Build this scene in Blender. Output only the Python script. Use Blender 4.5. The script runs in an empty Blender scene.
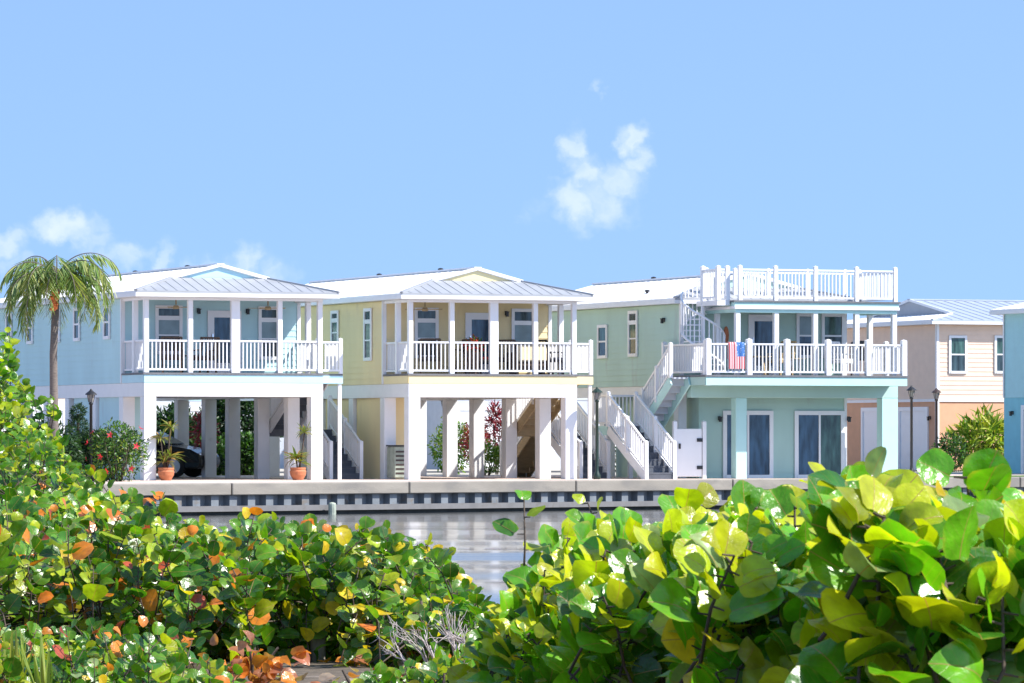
import bpy, bmesh, math, random
from mathutils import Vector, Matrix
import numpy as np
random.seed(7); RNG = np.random.default_rng(11)
PI = math.pi
S = bpy.context.scene
COL = S.collection
# ------------------------------------------------------------------ measuring: lens and survey helpers
F = 5000.0; CX = 512.0; HY = 440.0; CAMZ = 1.10
def at(px, py, Y):                     # a surveyed point: bearing + height at a known distance
    return Vector(((px-CX)/F*Y, Y, CAMZ+(HY-py)/F*Y))
def gx(px, Y): return (px-CX)/F*Y
ANG = math.radians(22); CA, SA = math.cos(ANG), math.sin(ANG)
class Frame:                           # a house's own axes: u along its front, v into its depth
    def __init__(s, px, Y): s.o = Vector((gx(px, Y), Y, 0))
    def u(s, px, v):
        k = (px-CX)/F; bx = s.o.x - v*SA; by = s.o.y + v*CA
        return (k*by-bx)/(CA-k*SA)
    def v(s, px, u):
        k = (px-CX)/F; bx = s.o.x + u*CA; by = s.o.y + u*SA
        return (k*by-bx)/(-SA-k*CA)
    def z(s, py, u, v): return CAMZ + (HY-py)/F*(s.o.y+u*SA+v*CA)
# ------------------------------------------------------------------ object helpers
def link(o, parent=None):
    COL.objects.link(o)
    if parent is not None: o.parent = parent
    return o
def tag(o, label=None, cat=None, group=None, kind=None):
    if label: o['label'] = label
    if cat: o['category'] = cat
    if group: o['group'] = group
    if kind: o['kind'] = kind
    return o
def empty(name, loc, rz=0.0):
    o = bpy.data.objects.new(name, None); o.empty_display_size = .3
    o.location = loc; o.rotation_euler = (0, 0, rz); return link(o)
def copy_tree(o, parent=None):
    c = o.copy(); COL.objects.link(c)
    if parent is not None: c.parent = parent
    for ch in list(o.children): copy_tree(ch, c)
    return c
class MB:
    def __init__(s): s.v = []; s.f = []
    def add(s, vs, fs):
        n = len(s.v); s.v += [tuple(p) for p in vs]; s.f += [tuple(i+n for i in f) for f in fs]
    def box(s, x0, x1, y0, y1, z0, z1):
        s.add([(x0,y0,z0),(x1,y0,z0),(x1,y1,z0),(x0,y1,z0),(x0,y0,z1),(x1,y0,z1),(x1,y1,z1),(x0,y1,z1)],
              [(0,3,2,1),(4,5,6,7),(0,1,5,4),(1,2,6,5),(2,3,7,6),(3,0,4,7)]); return s
    def bar(s, p, q, w, h, up=(0,0,1)):          # rectangular bar p->q; w sideways, h along up
        p, q = Vector(p), Vector(q); d = (q-p).normalized(); up = Vector(up)
        if abs(d.dot(up)) > .98: up = Vector((0,1,0))
        a = d.cross(up).normalized(); b = a.cross(d).normalized()
        vs = []
        for c in (p, q):
            for i, j in ((-1,-1),(1,-1),(1,1),(-1,1)): vs.append(c+a*(i*w/2)+b*(j*h/2))
        s.add(vs, [(0,3,2,1),(4,5,6,7),(0,1,5,4),(1,2,6,5),(2,3,7,6),(3,0,4,7)]); return s
    def tube(s, pts, rad, n=8, caps=True):
        pts = [Vector(p) for p in pts]
        if not isinstance(rad, (list, tuple)): rad = [rad]*len(pts)
        vs = []; fs = []; a = None
        for i, p in enumerate(pts):
            d = (pts[min(i+1, len(pts)-1)]-pts[max(i-1, 0)])
            d = d.normalized() if d.length > 1e-9 else Vector((0,0,1))
            if a is None:
                a = d.orthogonal().normalized()
            else:
                a = (a-d*a.dot(d)); a = a.normalized() if a.length > 1e-6 else d.orthogonal().normalized()
            b = d.cross(a)
            for k in range(n):
                t = 2*PI*k/n; vs.append(p+(a*math.cos(t)+b*math.sin(t))*rad[i])
        for i in range(len(pts)-1):
            for k in range(n):
                fs.append((i*n+k, i*n+(k+1)%n, (i+1)*n+(k+1)%n, (i+1)*n+k))
        if caps: fs += [tuple(range(n-1, -1, -1)), tuple((len(pts)-1)*n+k for k in range(n))]
        s.add(vs, fs); return s
    def lathe(s, prof, c=(0,0,0), n=20):
        vs = []; fs = []
        for r, z in prof:
            for k in range(n):
                t = 2*PI*k/n; vs.append((c[0]+r*math.cos(t), c[1]+r*math.sin(t), c[2]+z))
        for i in range(len(prof)-1):
            for k in range(n): fs.append((i*n+k, i*n+(k+1)%n, (i+1)*n+(k+1)%n, (i+1)*n+k))
        fs += [tuple(range(n-1,-1,-1)), tuple((len(prof)-1)*n+k for k in range(n))]
        s.add(vs, fs); return s
    def ball(s, c, r, n=10, m=7):
        rx, ry, rz = r if isinstance(r, (tuple, list)) else (r, r, r)
        vs = []; fs = []
        for i in range(m+1):
            ph = PI*i/m
            for k in range(n):
                t = 2*PI*k/n
                vs.append((c[0]+rx*math.sin(ph)*math.cos(t), c[1]+ry*math.sin(ph)*math.sin(t), c[2]+rz*math.cos(ph)))
        for i in range(m):
            for k in range(n): fs.append((i*n+k, i*n+(k+1)%n, (i+1)*n+(k+1)%n, (i+1)*n+k))
        s.add(vs, fs); return s
    def prism(s, poly, axis, a0, a1):           # poly of 2-D points extruded along axis ('x','y','z')
        def P(q, a): return {'x': (a, q[0], q[1]), 'y': (q[0], a, q[1]), 'z': (q[0], q[1], a)}[axis]
        n = len(poly)
        s.add([P(q, a0) for q in poly]+[P(q, a1) for q in poly],
              [tuple(range(n-1,-1,-1)), tuple(range(n, 2*n))]+[(i, (i+1)%n, n+(i+1)%n, n+i) for i in range(n)]); return s
    def slab(s, poly, t):                        # 3-D polygon given a thickness downwards
        n = len(poly); lo = [(p[0], p[1], p[2]-t) for p in poly]
        s.add(list(poly)+lo, [tuple(range(n)), tuple(range(2*n-1, n-1, -1))]+[(i, n+i, n+(i+1)%n, (i+1)%n) for i in range(n)]); return s
    def build(s, name, mat, parent=None, bevel=0, smooth=False, recalc=True):
        me = bpy.data.meshes.new(name); me.from_pydata([tuple(p) for p in s.v], [], s.f); me.validate()
        if recalc:
            bm = bmesh.new(); bm.from_mesh(me); bmesh.ops.recalc_face_normals(bm, faces=bm.faces); bm.to_mesh(me); bm.free()
        me.materials.append(mat)
        if smooth: me.polygons.foreach_set('use_smooth', [True]*len(me.polygons))
        o = bpy.data.objects.new(name, me); link(o, parent)
        if bevel:
            b = o.modifiers.new('bevel', 'BEVEL'); b.width = bevel; b.segments = 1; b.limit_method = 'ANGLE'
        return o
# ------------------------------------------------------------------ materials
def mat(name, rgb, rough=.6, metal=0, spec=.5, var=.06, scale=3.0, bump=0, bscale=30, stretch=(1,1,1), dirt=None):
    m = bpy.data.materials.new(name); m.use_nodes = True; nt = m.node_tree; N = nt.nodes; L = nt.links
    b = N['Principled BSDF']; b.inputs['Roughness'].default_value = rough; b.inputs['Metallic'].default_value = metal
    b.inputs['Specular IOR Level'].default_value = spec
    tc = N.new('ShaderNodeTexCoord'); mp = N.new('ShaderNodeMapping'); mp.inputs['Scale'].default_value = stretch
    L.new(tc.outputs['Object'], mp.inputs['Vector'])
    no = N.new('ShaderNodeTexNoise'); no.inputs['Scale'].default_value = scale; no.inputs['Detail'].default_value = 6
    L.new(mp.outputs['Vector'], no.inputs['Vector'])
    r = N.new('ShaderNodeMapRange'); r.inputs['From Min'].default_value = .3; r.inputs['From Max'].default_value = .7
    r.inputs['To Min'].default_value = 1-var; r.inputs['To Max'].default_value = 1+var
    L.new(no.outputs['Fac'], r.inputs['Value'])
    mx = N.new('ShaderNodeVectorMath'); mx.operation = 'SCALE'; mx.inputs[0].default_value = rgb
    L.new(r.outputs['Result'], mx.inputs['Scale'])
    out = mx.outputs['Vector']
    if dirt:                                     # worn / stained patches of another colour
        n2 = N.new('ShaderNodeTexNoise'); n2.inputs['Scale'].default_value = dirt[1]; n2.inputs['Detail'].default_value = 8
        L.new(mp.outputs['Vector'], n2.inputs['Vector'])
        r2 = N.new('ShaderNodeMapRange'); r2.inputs['From Min'].default_value = dirt[2]; r2.inputs['From Max'].default_value = dirt[2]+.15
        L.new(n2.outputs['Fac'], r2.inputs['Value'])
        mm = N.new('ShaderNodeMix'); mm.data_type = 'RGBA'; L.new(r2.outputs['Result'], mm.inputs['Factor'])
        L.new(out, mm.inputs['A']); mm.inputs['B'].default_value = (*dirt[0], 1); out = mm.outputs['Result']
    L.new(out, b.inputs['Base Color'])
    if bump:
        n3 = N.new('ShaderNodeTexNoise'); n3.inputs['Scale'].default_value = bscale; n3.inputs['Detail'].default_value = 5
        L.new(mp.outputs['Vector'], n3.inputs['Vector'])
        bu = N.new('ShaderNodeBump'); bu.inputs['Strength'].default_value = bump; bu.inputs['Distance'].default_value = .02
        L.new(n3.outputs['Fac'], bu.inputs['Height']); L.new(bu.outputs['Normal'], b.inputs['Normal'])
    return m
def glass(name, rgb):
    m = mat(name, rgb, rough=.08, spec=.45, var=.65, scale=3.5, stretch=(2.2,2.2,.45)); return m
M = dict(
    white=mat('white paint', (.80,.80,.80), .45, var=.03, dirt=((.62,.60,.56), 2.2, .66)),
    vinyl=mat('white vinyl', (.82,.82,.83), .35, var=.02),
    roofwhite=mat('white roof metal', (.80,.80,.80), .42, var=.04, scale=1.2),
    roofgrey=mat('grey metal roofing', (.40,.41,.43), .5, metal=.25, var=.08, scale=2),  # greyer tone for hip panels and the peach house's gablet
    roofblue=mat('blue grey roof metal', (.42,.47,.56), .45, metal=.2, var=.06),
    blue=mat('light blue siding', (.48,.71,.74), .55, var=.06, scale=1.1, stretch=(1,1,.35), dirt=((.42,.56,.57), 1.6, .62)),
    bluetrim=mat('pale blue trim', (.48,.73,.80), .5, var=.03), yellowtrim=mat('pale yellow trim', (.86,.73,.40), .5, var=.03), yellow=mat('yellow siding', (.84,.68,.37), .55, var=.06, scale=1.1, stretch=(1,1,.35), dirt=((.70,.56,.33), 1.6, .62)),
    teal=mat('sea green siding', (.45,.63,.56), .55, var=.06, scale=1.1, stretch=(1,1,.35), dirt=((.40,.50,.46), 1.6, .62)),
    tealtrim=mat('pale sea green trim', (.50,.76,.72), .5, var=.03),
    cream=mat('cream siding', (.80,.60,.46), .55, var=.04),
    peach=mat('peach stucco', (.72,.38,.22), .8, var=.05, bump=.3, bscale=40),
    deepblue=mat('blue siding', (.42,.70,.73), .55, var=.04),
    deepblue2=mat('blue stucco', (.26,.60,.68), .8, var=.05),
    palegrey=mat('pale grey stucco', (.52,.55,.60), .8, var=.05),
    greydeck=mat('grey deck boards', (.16,.16,.17), .7, var=.15, scale=8),
    tread=mat('dark grey stair treads', (.085,.095,.115), .7, var=.15, scale=6),
    tan=mat('bare timber', (.42,.31,.17), .7, var=.12, scale=5, stretch=(1,1,4)),
    soffit=mat('white soffit', (.80,.80,.80), .6, var=.03),
    glass=glass('window glass', (.035,.060,.070)), glassgreen=glass('greenish window glass', (.045,.10,.085)),
    glassblue=glass('blue door glass', (.03,.07,.12)), blind=mat('blind behind glass', (.20,.27,.28), .14, spec=.5, var=.15),
    black=mat('black metal', (.018,.018,.02), .4, var=.2), dark=mat('dark bronze metal', (.05,.03,.025), .45, var=.2),
    greenmetal=mat('dark green metal', (.012,.035,.025), .4, var=.2),
    terra=mat('terracotta', (.50,.17,.075), .75, var=.14, scale=7, dirt=((.62,.36,.24), 5, .62)),
    lamp=mat('frosted lantern glass', (.30,.28,.26), .2),
    wicker=mat('brown wicker', (.10,.065,.045), .7, var=.3, scale=40, bump=.4, bscale=90),
    cushion=mat('cream cushion', (.70,.60,.42), .9, var=.05), redcloth=mat('red cushion', (.55,.05,.03), .9, var=.08),
    greycloth=mat('grey sling fabric', (.22,.21,.23), .85, var=.1),
    carpaint=mat('black car paint', (.012,.013,.015), .12, spec=.7, var=.05), rubber=mat('tyre rubber', (.02,.02,.02), .85),
    chrome=mat('bright metal', (.65,.65,.66), .22, metal=1, var=.03),
    conc=mat('seawall concrete', (.26,.235,.20), .85, var=.12, scale=1.3, bump=.35, bscale=18, dirt=((.20,.185,.165), .8, .52), stretch=(1,1,2.5)),
    sheetlow=mat('shade dark sheet piling', (.05,.055,.05), .8, var=.3, scale=4), sheet=mat('sheet piling', (.16,.18,.20), .6, var=.2, scale=2.5, dirt=((.16,.13,.10), 3, .58)),
    waler=mat('weathered waler', (.17,.165,.165), .75, var=.15, dirt=((.14,.13,.12), 3, .55)),
    pile=mat('weathered pile', (.34,.38,.31), .85, var=.2, scale=6, bump=.4),
    paver=mat('pinkish paving', (.60,.48,.41), .85, var=.08, scale=2.5, bump=.2, dirt=((.45,.37,.32), 1.4, .55)),
    asphalt=mat('asphalt', (.055,.055,.057), .85, var=.15, scale=8, bump=.3),
    land=mat('pale dry ground', (.44,.40,.33), .95, var=.18, scale=.8, bump=.3),
    lawn=mat('lawn', (.09,.16,.03), .9, var=.3, scale=4, bump=.5, bscale=60),
    soil=mat('leaf strewn sandy soil', (.11,.085,.06), .95, var=.35, scale=9, bump=.8, bscale=25, dirt=((.26,.21,.17), 3, .58)),
    bark=mat('grey brown bark', (.085,.062,.045), .9, var=.3, scale=12, bump=.5), palmbark=mat('palm bark', (.17,.14,.12), .9, var=.25, scale=9, stretch=(1,1,5), bump=.6, bscale=14),
    deadwood=mat('bleached dead wood', (.46,.40,.37), .85, var=.2, scale=14), oldwood=mat('old grey timber', (.26,.23,.19), .9, var=.3, scale=9, stretch=(1,1,.2), bump=.5),
)
def leafmat(name, trans=.46, rough=.30, vein=True, spec=.5):
    m = bpy.data.materials.new(name); m.use_nodes = True; nt = m.node_tree; N = nt.nodes; L = nt.links
    b = N['Principled BSDF']; out = N['Material Output']
    b.inputs['Roughness'].default_value = rough; b.inputs['Specular IOR Level'].default_value = spec
    at_ = N.new('ShaderNodeAttribute'); at_.attribute_name = 'tint'
    col = at_.outputs['Color']
    def math_(op, a, b2=None, c=None):
        n = N.new('ShaderNodeMath'); n.operation = op
        for i, q in enumerate((a, b2, c)):
            if q is None: continue
            if isinstance(q, (int, float)): n.inputs[i].default_value = q
            else: L.new(q, n.inputs[i])
        return n.outputs[0]
    if vein:
        uv = N.new('ShaderNodeUVMap'); uv.uv_map = 'leaf_uv'; sp = N.new('ShaderNodeSeparateXYZ'); L.new(uv.outputs['UV'], sp.inputs[0])
        ay = math_('ABSOLUTE', math_('SUBTRACT', sp.outputs['Y'], .5))
        mid = math_('LESS_THAN', ay, .011)
        ph = math_('FRACT', math_('MULTIPLY', math_('SUBTRACT', sp.outputs['X'], math_('MULTIPLY', ay, .75)), 6.0))
        side = math_('MULTIPLY', math_('LESS_THAN', math_('ABSOLUTE', math_('SUBTRACT', ph, .5)), .045), .16)
        ve = math_('MAXIMUM', math_('MULTIPLY', mid, .8), side)
        mx = N.new('ShaderNodeMix'); mx.data_type = 'RGBA'; L.new(ve, mx.inputs['Factor']); L.new(col, mx.inputs['A'])
        mx.inputs['B'].default_value = (.42,.22,.08,1); col = mx.outputs['Result']
        toc = N.new('ShaderNodeTexCoord'); wn = N.new('ShaderNodeTexNoise'); wn.inputs['Scale'].default_value = 22; wn.inputs['Detail'].default_value = 5; L.new(toc.outputs['Object'], wn.inputs['Vector'])
        rr = math_('SQRT', math_('ADD', math_('POWER', math_('MULTIPLY', ay, 2), 2), math_('POWER', math_('MULTIPLY', math_('SUBTRACT', sp.outputs['X'], .5), 2), 2)))
        eg = N.new('ShaderNodeMapRange'); eg.interpolation_type = 'SMOOTHSTEP'; eg.inputs['From Min'].default_value = 1.12; eg.inputs['From Max'].default_value = 1.40; eg.inputs['To Max'].default_value = .5
        L.new(math_('ADD', rr, math_('MULTIPLY', math_('SUBTRACT', wn.outputs['Fac'], .3), 1.1)), eg.inputs['Value'])
        m3 = N.new('ShaderNodeMix'); m3.data_type = 'RGBA'; L.new(eg.outputs['Result'], m3.inputs['Factor']); L.new(col, m3.inputs['A']); m3.inputs['B'].default_value = (.42,.30,.05,1)
        vr = N.new('ShaderNodeMapRange'); vr.inputs['From Min'].default_value = .3; vr.inputs['From Max'].default_value = .7; vr.inputs['To Min'].default_value = .72; vr.inputs['To Max'].default_value = 1.28; L.new(wn.outputs['Fac'], vr.inputs['Value'])
        m4 = N.new('ShaderNodeVectorMath'); m4.operation = 'SCALE'; L.new(m3.outputs['Result'], m4.inputs[0]); L.new(vr.outputs['Result'], m4.inputs['Scale']); col = m4.outputs['Vector']
        no = N.new('ShaderNodeTexNoise'); no.inputs['Scale'].default_value = 5; L.new(uv.outputs['UV'], no.inputs['Vector'])
        bu = N.new('ShaderNodeBump'); bu.inputs['Strength'].default_value = .25; bu.inputs['Distance'].default_value = .01
        L.new(math_('ADD', no.outputs['Fac'], math_('MULTIPLY', ve, -.5)), bu.inputs['Height']); L.new(bu.outputs['Normal'], b.inputs['Normal'])
    L.new(col, b.inputs['Base Color'])
    tr = N.new('ShaderNodeBsdfTranslucent')
    br = N.new('ShaderNodeMix'); br.data_type = 'RGBA'; br.blend_type = 'MULTIPLY'; br.inputs['Factor'].default_value = 1
    L.new(col, br.inputs['A']); br.inputs['B'].default_value = (1.4,1.5,.4,1); L.new(br.outputs['Result'], tr.inputs['Color'])
    ms = N.new('ShaderNodeMixShader'); ms.inputs[0].default_value = trans
    L.new(b.outputs[0], ms.inputs[1]); L.new(tr.outputs[0], ms.inputs[2]); L.new(ms.outputs[0], out.inputs['Surface'])
    return m
LEAF = leafmat('glossy sea grape leaf', .40, .27, True, .6); SMALL = leafmat('shrub leaf', .3, .45, False); PALM = leafmat('palm leaflet', .3, .4, False)
# ------------------------------------------------------------------ foliage meshes
def leaf_template(seg, rings):
    vs = [(0,0,0)]
    for r in rings:
        for k in range(seg):
            t = 2*PI*k/seg; R = r*(1-.20*math.exp(-((t-PI)/.40)**2))*(1+.035*math.sin(5*t+1))
            x = R*math.cos(t); y = R*math.sin(t)*1.02
            vs.append((x, y, .20*abs(y)-.16*x*x+.04*r*math.sin(4*t)))
    fs = [(0, 1+k, 1+(k+1)%seg) for k in range(seg)]
    for i in range(len(rings)-1):
        a = 1+i*seg; b = a+seg
        fs += [(a+k, b+k, b+(k+1)%seg, a+(k+1)%seg) for k in range(seg)]
    return np.array(vs), fs
ROUND_HI = leaf_template(18, (.35,.7,1.0)); ROUND_LO = leaf_template(9, (.55,1.0))
def blade_template(w=.30):
    vs = np.array([(-1,0,0),(-.4,-w,.06),(-.4,w,.06),(-.35,0,0),(.3,-w*.8,.02),(.3,w*.8,.02),(.3,0,-.05),(1,0,-.22)])
    return vs, [(0,1,3),(0,3,2),(1,4,6,3),(3,6,5,2),(4,7,6),(6,7,5)]
LEAFLET = blade_template(.075); BLADE = blade_template(.38); NARROW = blade_template(.16)
class Leaves:
    def __init__(s, tmpl): s.t = tmpl; s.V = []; s.C = []
    def put(s, base, tip, nrm, size, col, fold=1.0):
        t = tip.normalized(); n = nrm-t*nrm.dot(t)
        n = n.normalized() if n.length > 1e-5 else t.orthogonal().normalized()
        b = n.cross(t); tv = s.t[0]
        T = np.array((t, b, n*fold)); tw = tv.copy(); tw[:,2] += random.gauss(0,.16)*(tv[:,0]+1)**2*.5+random.gauss(0,.10)*tv[:,0]*tv[:,1]; s.V.append((tw+np.array((1,0,0)))@T*size+np.array(base)); s.C.append(col)
    def build(s, name, mtl, parent=None):
        tv, tf = s.t; n = len(s.V); k = len(tv)
        V = np.concatenate(s.V) if n else np.zeros((0,3))
        me = bpy.data.meshes.new(name)
        fs = []
        for i in range(n):
            o = i*k
            fs += [tuple(a+o for a in f) for f in tf]
        me.from_pydata(V.tolist(), [], fs)
        C = np.ones((n*k, 4)); C[:, :3] = np.repeat(np.array(s.C), k, axis=0)
        ca = me.color_attributes.new('tint', 'FLOAT_COLOR', 'POINT'); ca.data.foreach_set('color', C.ravel())
        uvl = me.uv_layers.new(name='leaf_uv'); li = np.zeros(len(me.loops), dtype=np.int32); me.loops.foreach_get('vertex_index', li)
        uv = (tv[:, :2]*.5+.5)[li % k]; uvl.data.foreach_set('uv', uv.ravel())
        me.polygons.foreach_set('use_smooth', [True]*len(me.polygons)); me.materials.append(mtl)
        return link(bpy.data.objects.new(name, me), parent)
def rv(): 
    return Vector(RNG.normal(size=3))
def pick(pal):
    ws = [p[0] for p in pal]; c = random.choices(pal, ws)[0][1]; k = random.uniform(.75, 1.3)
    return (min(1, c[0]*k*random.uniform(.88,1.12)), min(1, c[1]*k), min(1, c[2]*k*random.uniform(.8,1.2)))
def interp(prof, x):
    if x <= prof[0][0]: return prof[0][1]
    for (a, ya), (b, yb) in zip(prof, prof[1:]):
        if x <= b: return ya+(yb-ya)*(x-a)/(b-a)
    return prof[-1][1]
G_DEEP = (.045,.155,.010); G_MID = (.12,.34,.012); G_YEL = (.46,.52,.012); YEL = (.62,.45,.02); ORA = (.72,.22,.03); RED = (.42,.07,.03); COP = (.40,.15,.07); PALE = (.26,.36,.13)
def near_ground(x, y):
    shore = 54 - 2.8*min(x, 1)
    t = (y-(shore-14))/16.0
    return -.35 - .75*max(0, min(1, t))**1.3 + .05*math.sin(x*1.3)*math.sin(y*.37)
def shrub(name, label, cat, px0, px1, Y0, Y1, prof, depth, nshoot, lsize, pal, tmpl=ROUND_LO, extra=(), group=None, shoot_len=.45, ground=near_ground, top_bias=1.6, slope=.0):
    """sea grape: shoots rising from a few stems, round leaves set alternately along each shoot"""
    xm = gx((px0+px1)/2, (Y0+Y1)/2); ym = (Y0+Y1)/2
    root = tag(empty(name, (xm, ym, ground(xm, ym))), label, cat, group); o = Vector(root.location)
    lv = Leaves(tmpl); wood = MB()
    trunks = []
    nt_ = max(3, int((px1-px0)/F*ym/.28))
    for i in range(nt_):
        px = px0+(px1-px0)*(i+.5)/nt_; Y = random.uniform(Y0, Y1); x = gx(px, Y)
        g = Vector((x, Y, ground(x, Y)-.05)); top = at(px, interp(prof, px), Y)
        h = max(.2, (top.z-g.z)*.55); e = g+Vector((random.uniform(-.1,.1), random.uniform(-.1,.1), h))
        trunks.append((g, e)); mid = (g+e)/2+rv()*.04
        wood.tube([g-o, mid-o, e-o], [lsize*.15, lsize*.11, lsize*.07], 6)
    def shoot(tip, L, nl):
        g, e = min(trunks, key=lambda te: (te[1]-tip).length)
        lean = Vector((random.gauss(0,.35), random.gauss(-.12,.35), 1)).normalized()
        base = tip-lean*L
        wood.tube([e*.6+g*.4-o if base.z < e.z else e-o, base-o], [lsize*.05, lsize*.035], 5, False)
        bend = rv()*.06*L; pts = [base-o, base+lean*L*.5+bend-o, tip-o]
        wood.tube(pts, [lsize*.042, lsize*.034, lsize*.022], 5)
        a0 = random.uniform(0, 2*PI); side = lean.orthogonal().normalized(); s2 = lean.cross(side)
        for k in range(nl):
            f = .25+.75*(k+1)/nl; p = base+lean*L*f+bend*(1-abs(2*f-1))
            an = a0+k*2.4+random.uniform(-.5,.5); rad = side*math.cos(an)+s2*math.sin(an)
            up = .35+.75*f*f
            t = (rad+lean*up+rv()*.18); n = (lean*1.0-rad*.35*up+rv()*.30+Vector((.38,-.78,.25)))
            sz = lsize*random.uniform(.68, 1.18)*(1-.42*max(0, f-.6)/.4)
            c = pick(pal(tip, f)); q = p+rad*lsize*.25
            wood.tube([p-o, q-o], [lsize*.03, lsize*.022], 4, False)
            lv.put(q-o, t, n, sz*.5*1.0, c, random.uniform(.4, 1.8))
    for i in range(nshoot):
        px = random.uniform(px0, px1); fy = random.random(); Y = Y0+(Y1-Y0)*fy
        t = at(px, interp(prof, px), Y)
        d = depth*(random.random()**top_bias)
        edge = min(px-px0, px1-px)/max(1, (px1-px0)*.18)
        t.z -= d + slope*(1-fy) + random.uniform(0, .08)*lsize/.14
        shoot(t, shoot_len*random.uniform(.7,1.2), random.randint(8, 11))
    for (px, py, Y, L, nl) in extra: shoot(at(px, py, Y), L, nl)
    wood.build('branch', M['bark'], root, smooth=True, recalc=False)
    lv.build('foliage', LEAF, root)
    return root
def blob_leaves(lv, o, c, r, n, size, pal, up=.4, shell=.55):
    for i in range(n):
        d = rv().normalized(); k = shell+(1-shell)*random.random()**.5
        k *= 1+.18*math.sin(d.x*5+c[0]*3)*math.sin(d.y*4+d.z*5)
        p = Vector((c[0]+d.x*r[0]*k, c[1]+d.y*r[1]*k, c[2]+d.z*r[2]*k))
        t = d+rv()*.6; nn = d+Vector((0,0,up))+rv()*.5
        lv.put(p-o, t, nn, size*random.uniform(.6,1.2), pick(pal), random.uniform(.5,1.5))
def bush(name, label, cat, c, r, n, size, pal, tmpl=BLADE, group=None, stems=5, flowers=None):
    base = Vector((c[0], c[1], max(0, c[2]-r[2]*1.0)*0)); root = tag(empty(name, base), label, cat, group); o = base
    lv = Leaves(tmpl); blob_leaves(lv, o, c, r, n, size, pal)
    for k in range(5):
        d = rv().normalized(); d.z = abs(d.z)*.8; rr = random.uniform(.35,.55)
        blob_leaves(lv, o, (c[0]+d.x*r[0]*.75, c[1]+d.y*r[1]*.75, c[2]+d.z*r[2]*.75), (r[0]*rr, r[1]*rr, r[2]*rr), n//7, size, pal)
    w = MB()
    for k in range(stems):
        a = random.uniform(0, 2*PI); e = Vector((c[0]+math.cos(a)*r[0]*.5, c[1]+math.sin(a)*r[1]*.5, c[2]+r[2]*random.uniform(.0,.6)))
        g = Vector((c[0]+math.cos(a)*r[0]*.12, c[1]+math.sin(a)*r[1]*.12, 0)); w.tube([g-o, (g+e)/2+rv()*.04-o, e-o], [.025,.018,.008], 6)
    w.build('stem', M['bark'], root, smooth=True)
    lv.build('foliage', SMALL, root)
    return root
# ------------------------------------------------------------------ house kit (u, v, z in the house's own axes)
class Wall:                                  # a wall plane: origin, tangent, outward normal (all 2-D)
    def __init__(s, o, t, n): s.o, s.t, s.n = o, t, n
    def P(s, a, z, c): return (s.o[0]+s.t[0]*a+s.n[0]*c, s.o[1]+s.t[1]*a+s.n[1]*c, z)
    def box(s, mb, a0, a1, z0, z1, c0, c1):
        vs = [s.P(a, z, c) for z in (z0, z1) for (a, c) in ((a0,c0),(a1,c0),(a1,c1),(a0,c1))]
        mb.add(vs, [(0,3,2,1),(4,5,6,7),(0,1,5,4),(1,2,6,5),(2,3,7,6),(3,0,4,7)])
    def siding(s, mb, a0, a1, z0, z1, step=.165, lip=.017):
        s.box(mb, a0, a1, z0, z1, -.12, 0)
        z = z0
        while z < z1-.01:
            z2 = min(z+step, z1)
            vs = [s.P(a0,z,lip), s.P(a1,z,lip), s.P(a1,z2,.003), s.P(a0,z2,.003), s.P(a0,z,.001), s.P(a1,z,.001)]
            mb.add(vs, [(0,1,2,3), (4,5,1,0)]); z = z2
def window(w, a, width, z0, z1, parent, style='hung', name='window', low='glass', high='blind', trim=.09):
    fr = MB(); gl = MB(); gb = MB(); a0, a1 = a-width/2, a+width/2
    w.box(fr, a0-trim, a0, z0-trim, z1+trim, .0215, .06); w.box(fr, a1, a1+trim, z0-trim, z1+trim, .0215, .06)
    w.box(fr, a0, a1, z1, z1+trim, .0215, .062); w.box(fr, a0-.03, a1+.03, z0-trim, z0, .0215, .075)
    zm = z0+(z1-z0)*.5; b = .03
    if style == 'transom':
        zt = z1-(z1-z0)*.22; w.box(fr, a0, a1, zt-.06, zt+.06, .0215, .055); w.box(fr, a0, a1, z0+(zt-z0)*.48-.02, z0+(zt-z0)*.48+.02, .0215, .05)
        w.box(gl, a0, a1, z0, z0+(zt-z0)*.48-.02, .022, .03); w.box(gb, a0, a1, z0+(zt-z0)*.48+.02, zt-.06, .022, .034); w.box(gl, a0, a1, zt+.06, z1, .022, .034)
    elif style == 'hung':
        w.box(fr, a0, a1, zm-.025, zm+.025, .0215, .05); w.box(gl, a0, a1, z0, zm-.025, .022, .03); w.box(gb, a0, a1, zm+.025, z1, .022, .034)
    elif style == 'slider':
        am = (a0+a1)/2; w.box(fr, am-.03, am+.03, z0, z1, .0215, .05); w.box(gl, a0, am-.03, z0, z1, .022, .03); w.box(gb, am+.03, a1, z0, z1, .022, .034)
    else:
        w.box(gl, a0, a1, z0, z1, .022, .03)
    o = fr.build(name, M['vinyl'], parent)
    for g_, k_ in ((gl, low), (gb, high)):
        for i in range(len(g_.v)//8): p_ = MB(); p_.add(g_.v[8*i:8*i+8], [(0,3,2,1),(4,5,6,7),(0,1,5,4),(1,2,6,5),(2,3,7,6),(3,0,4,7)]); p_.build('pane', M[k_], o)
    return o
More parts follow.
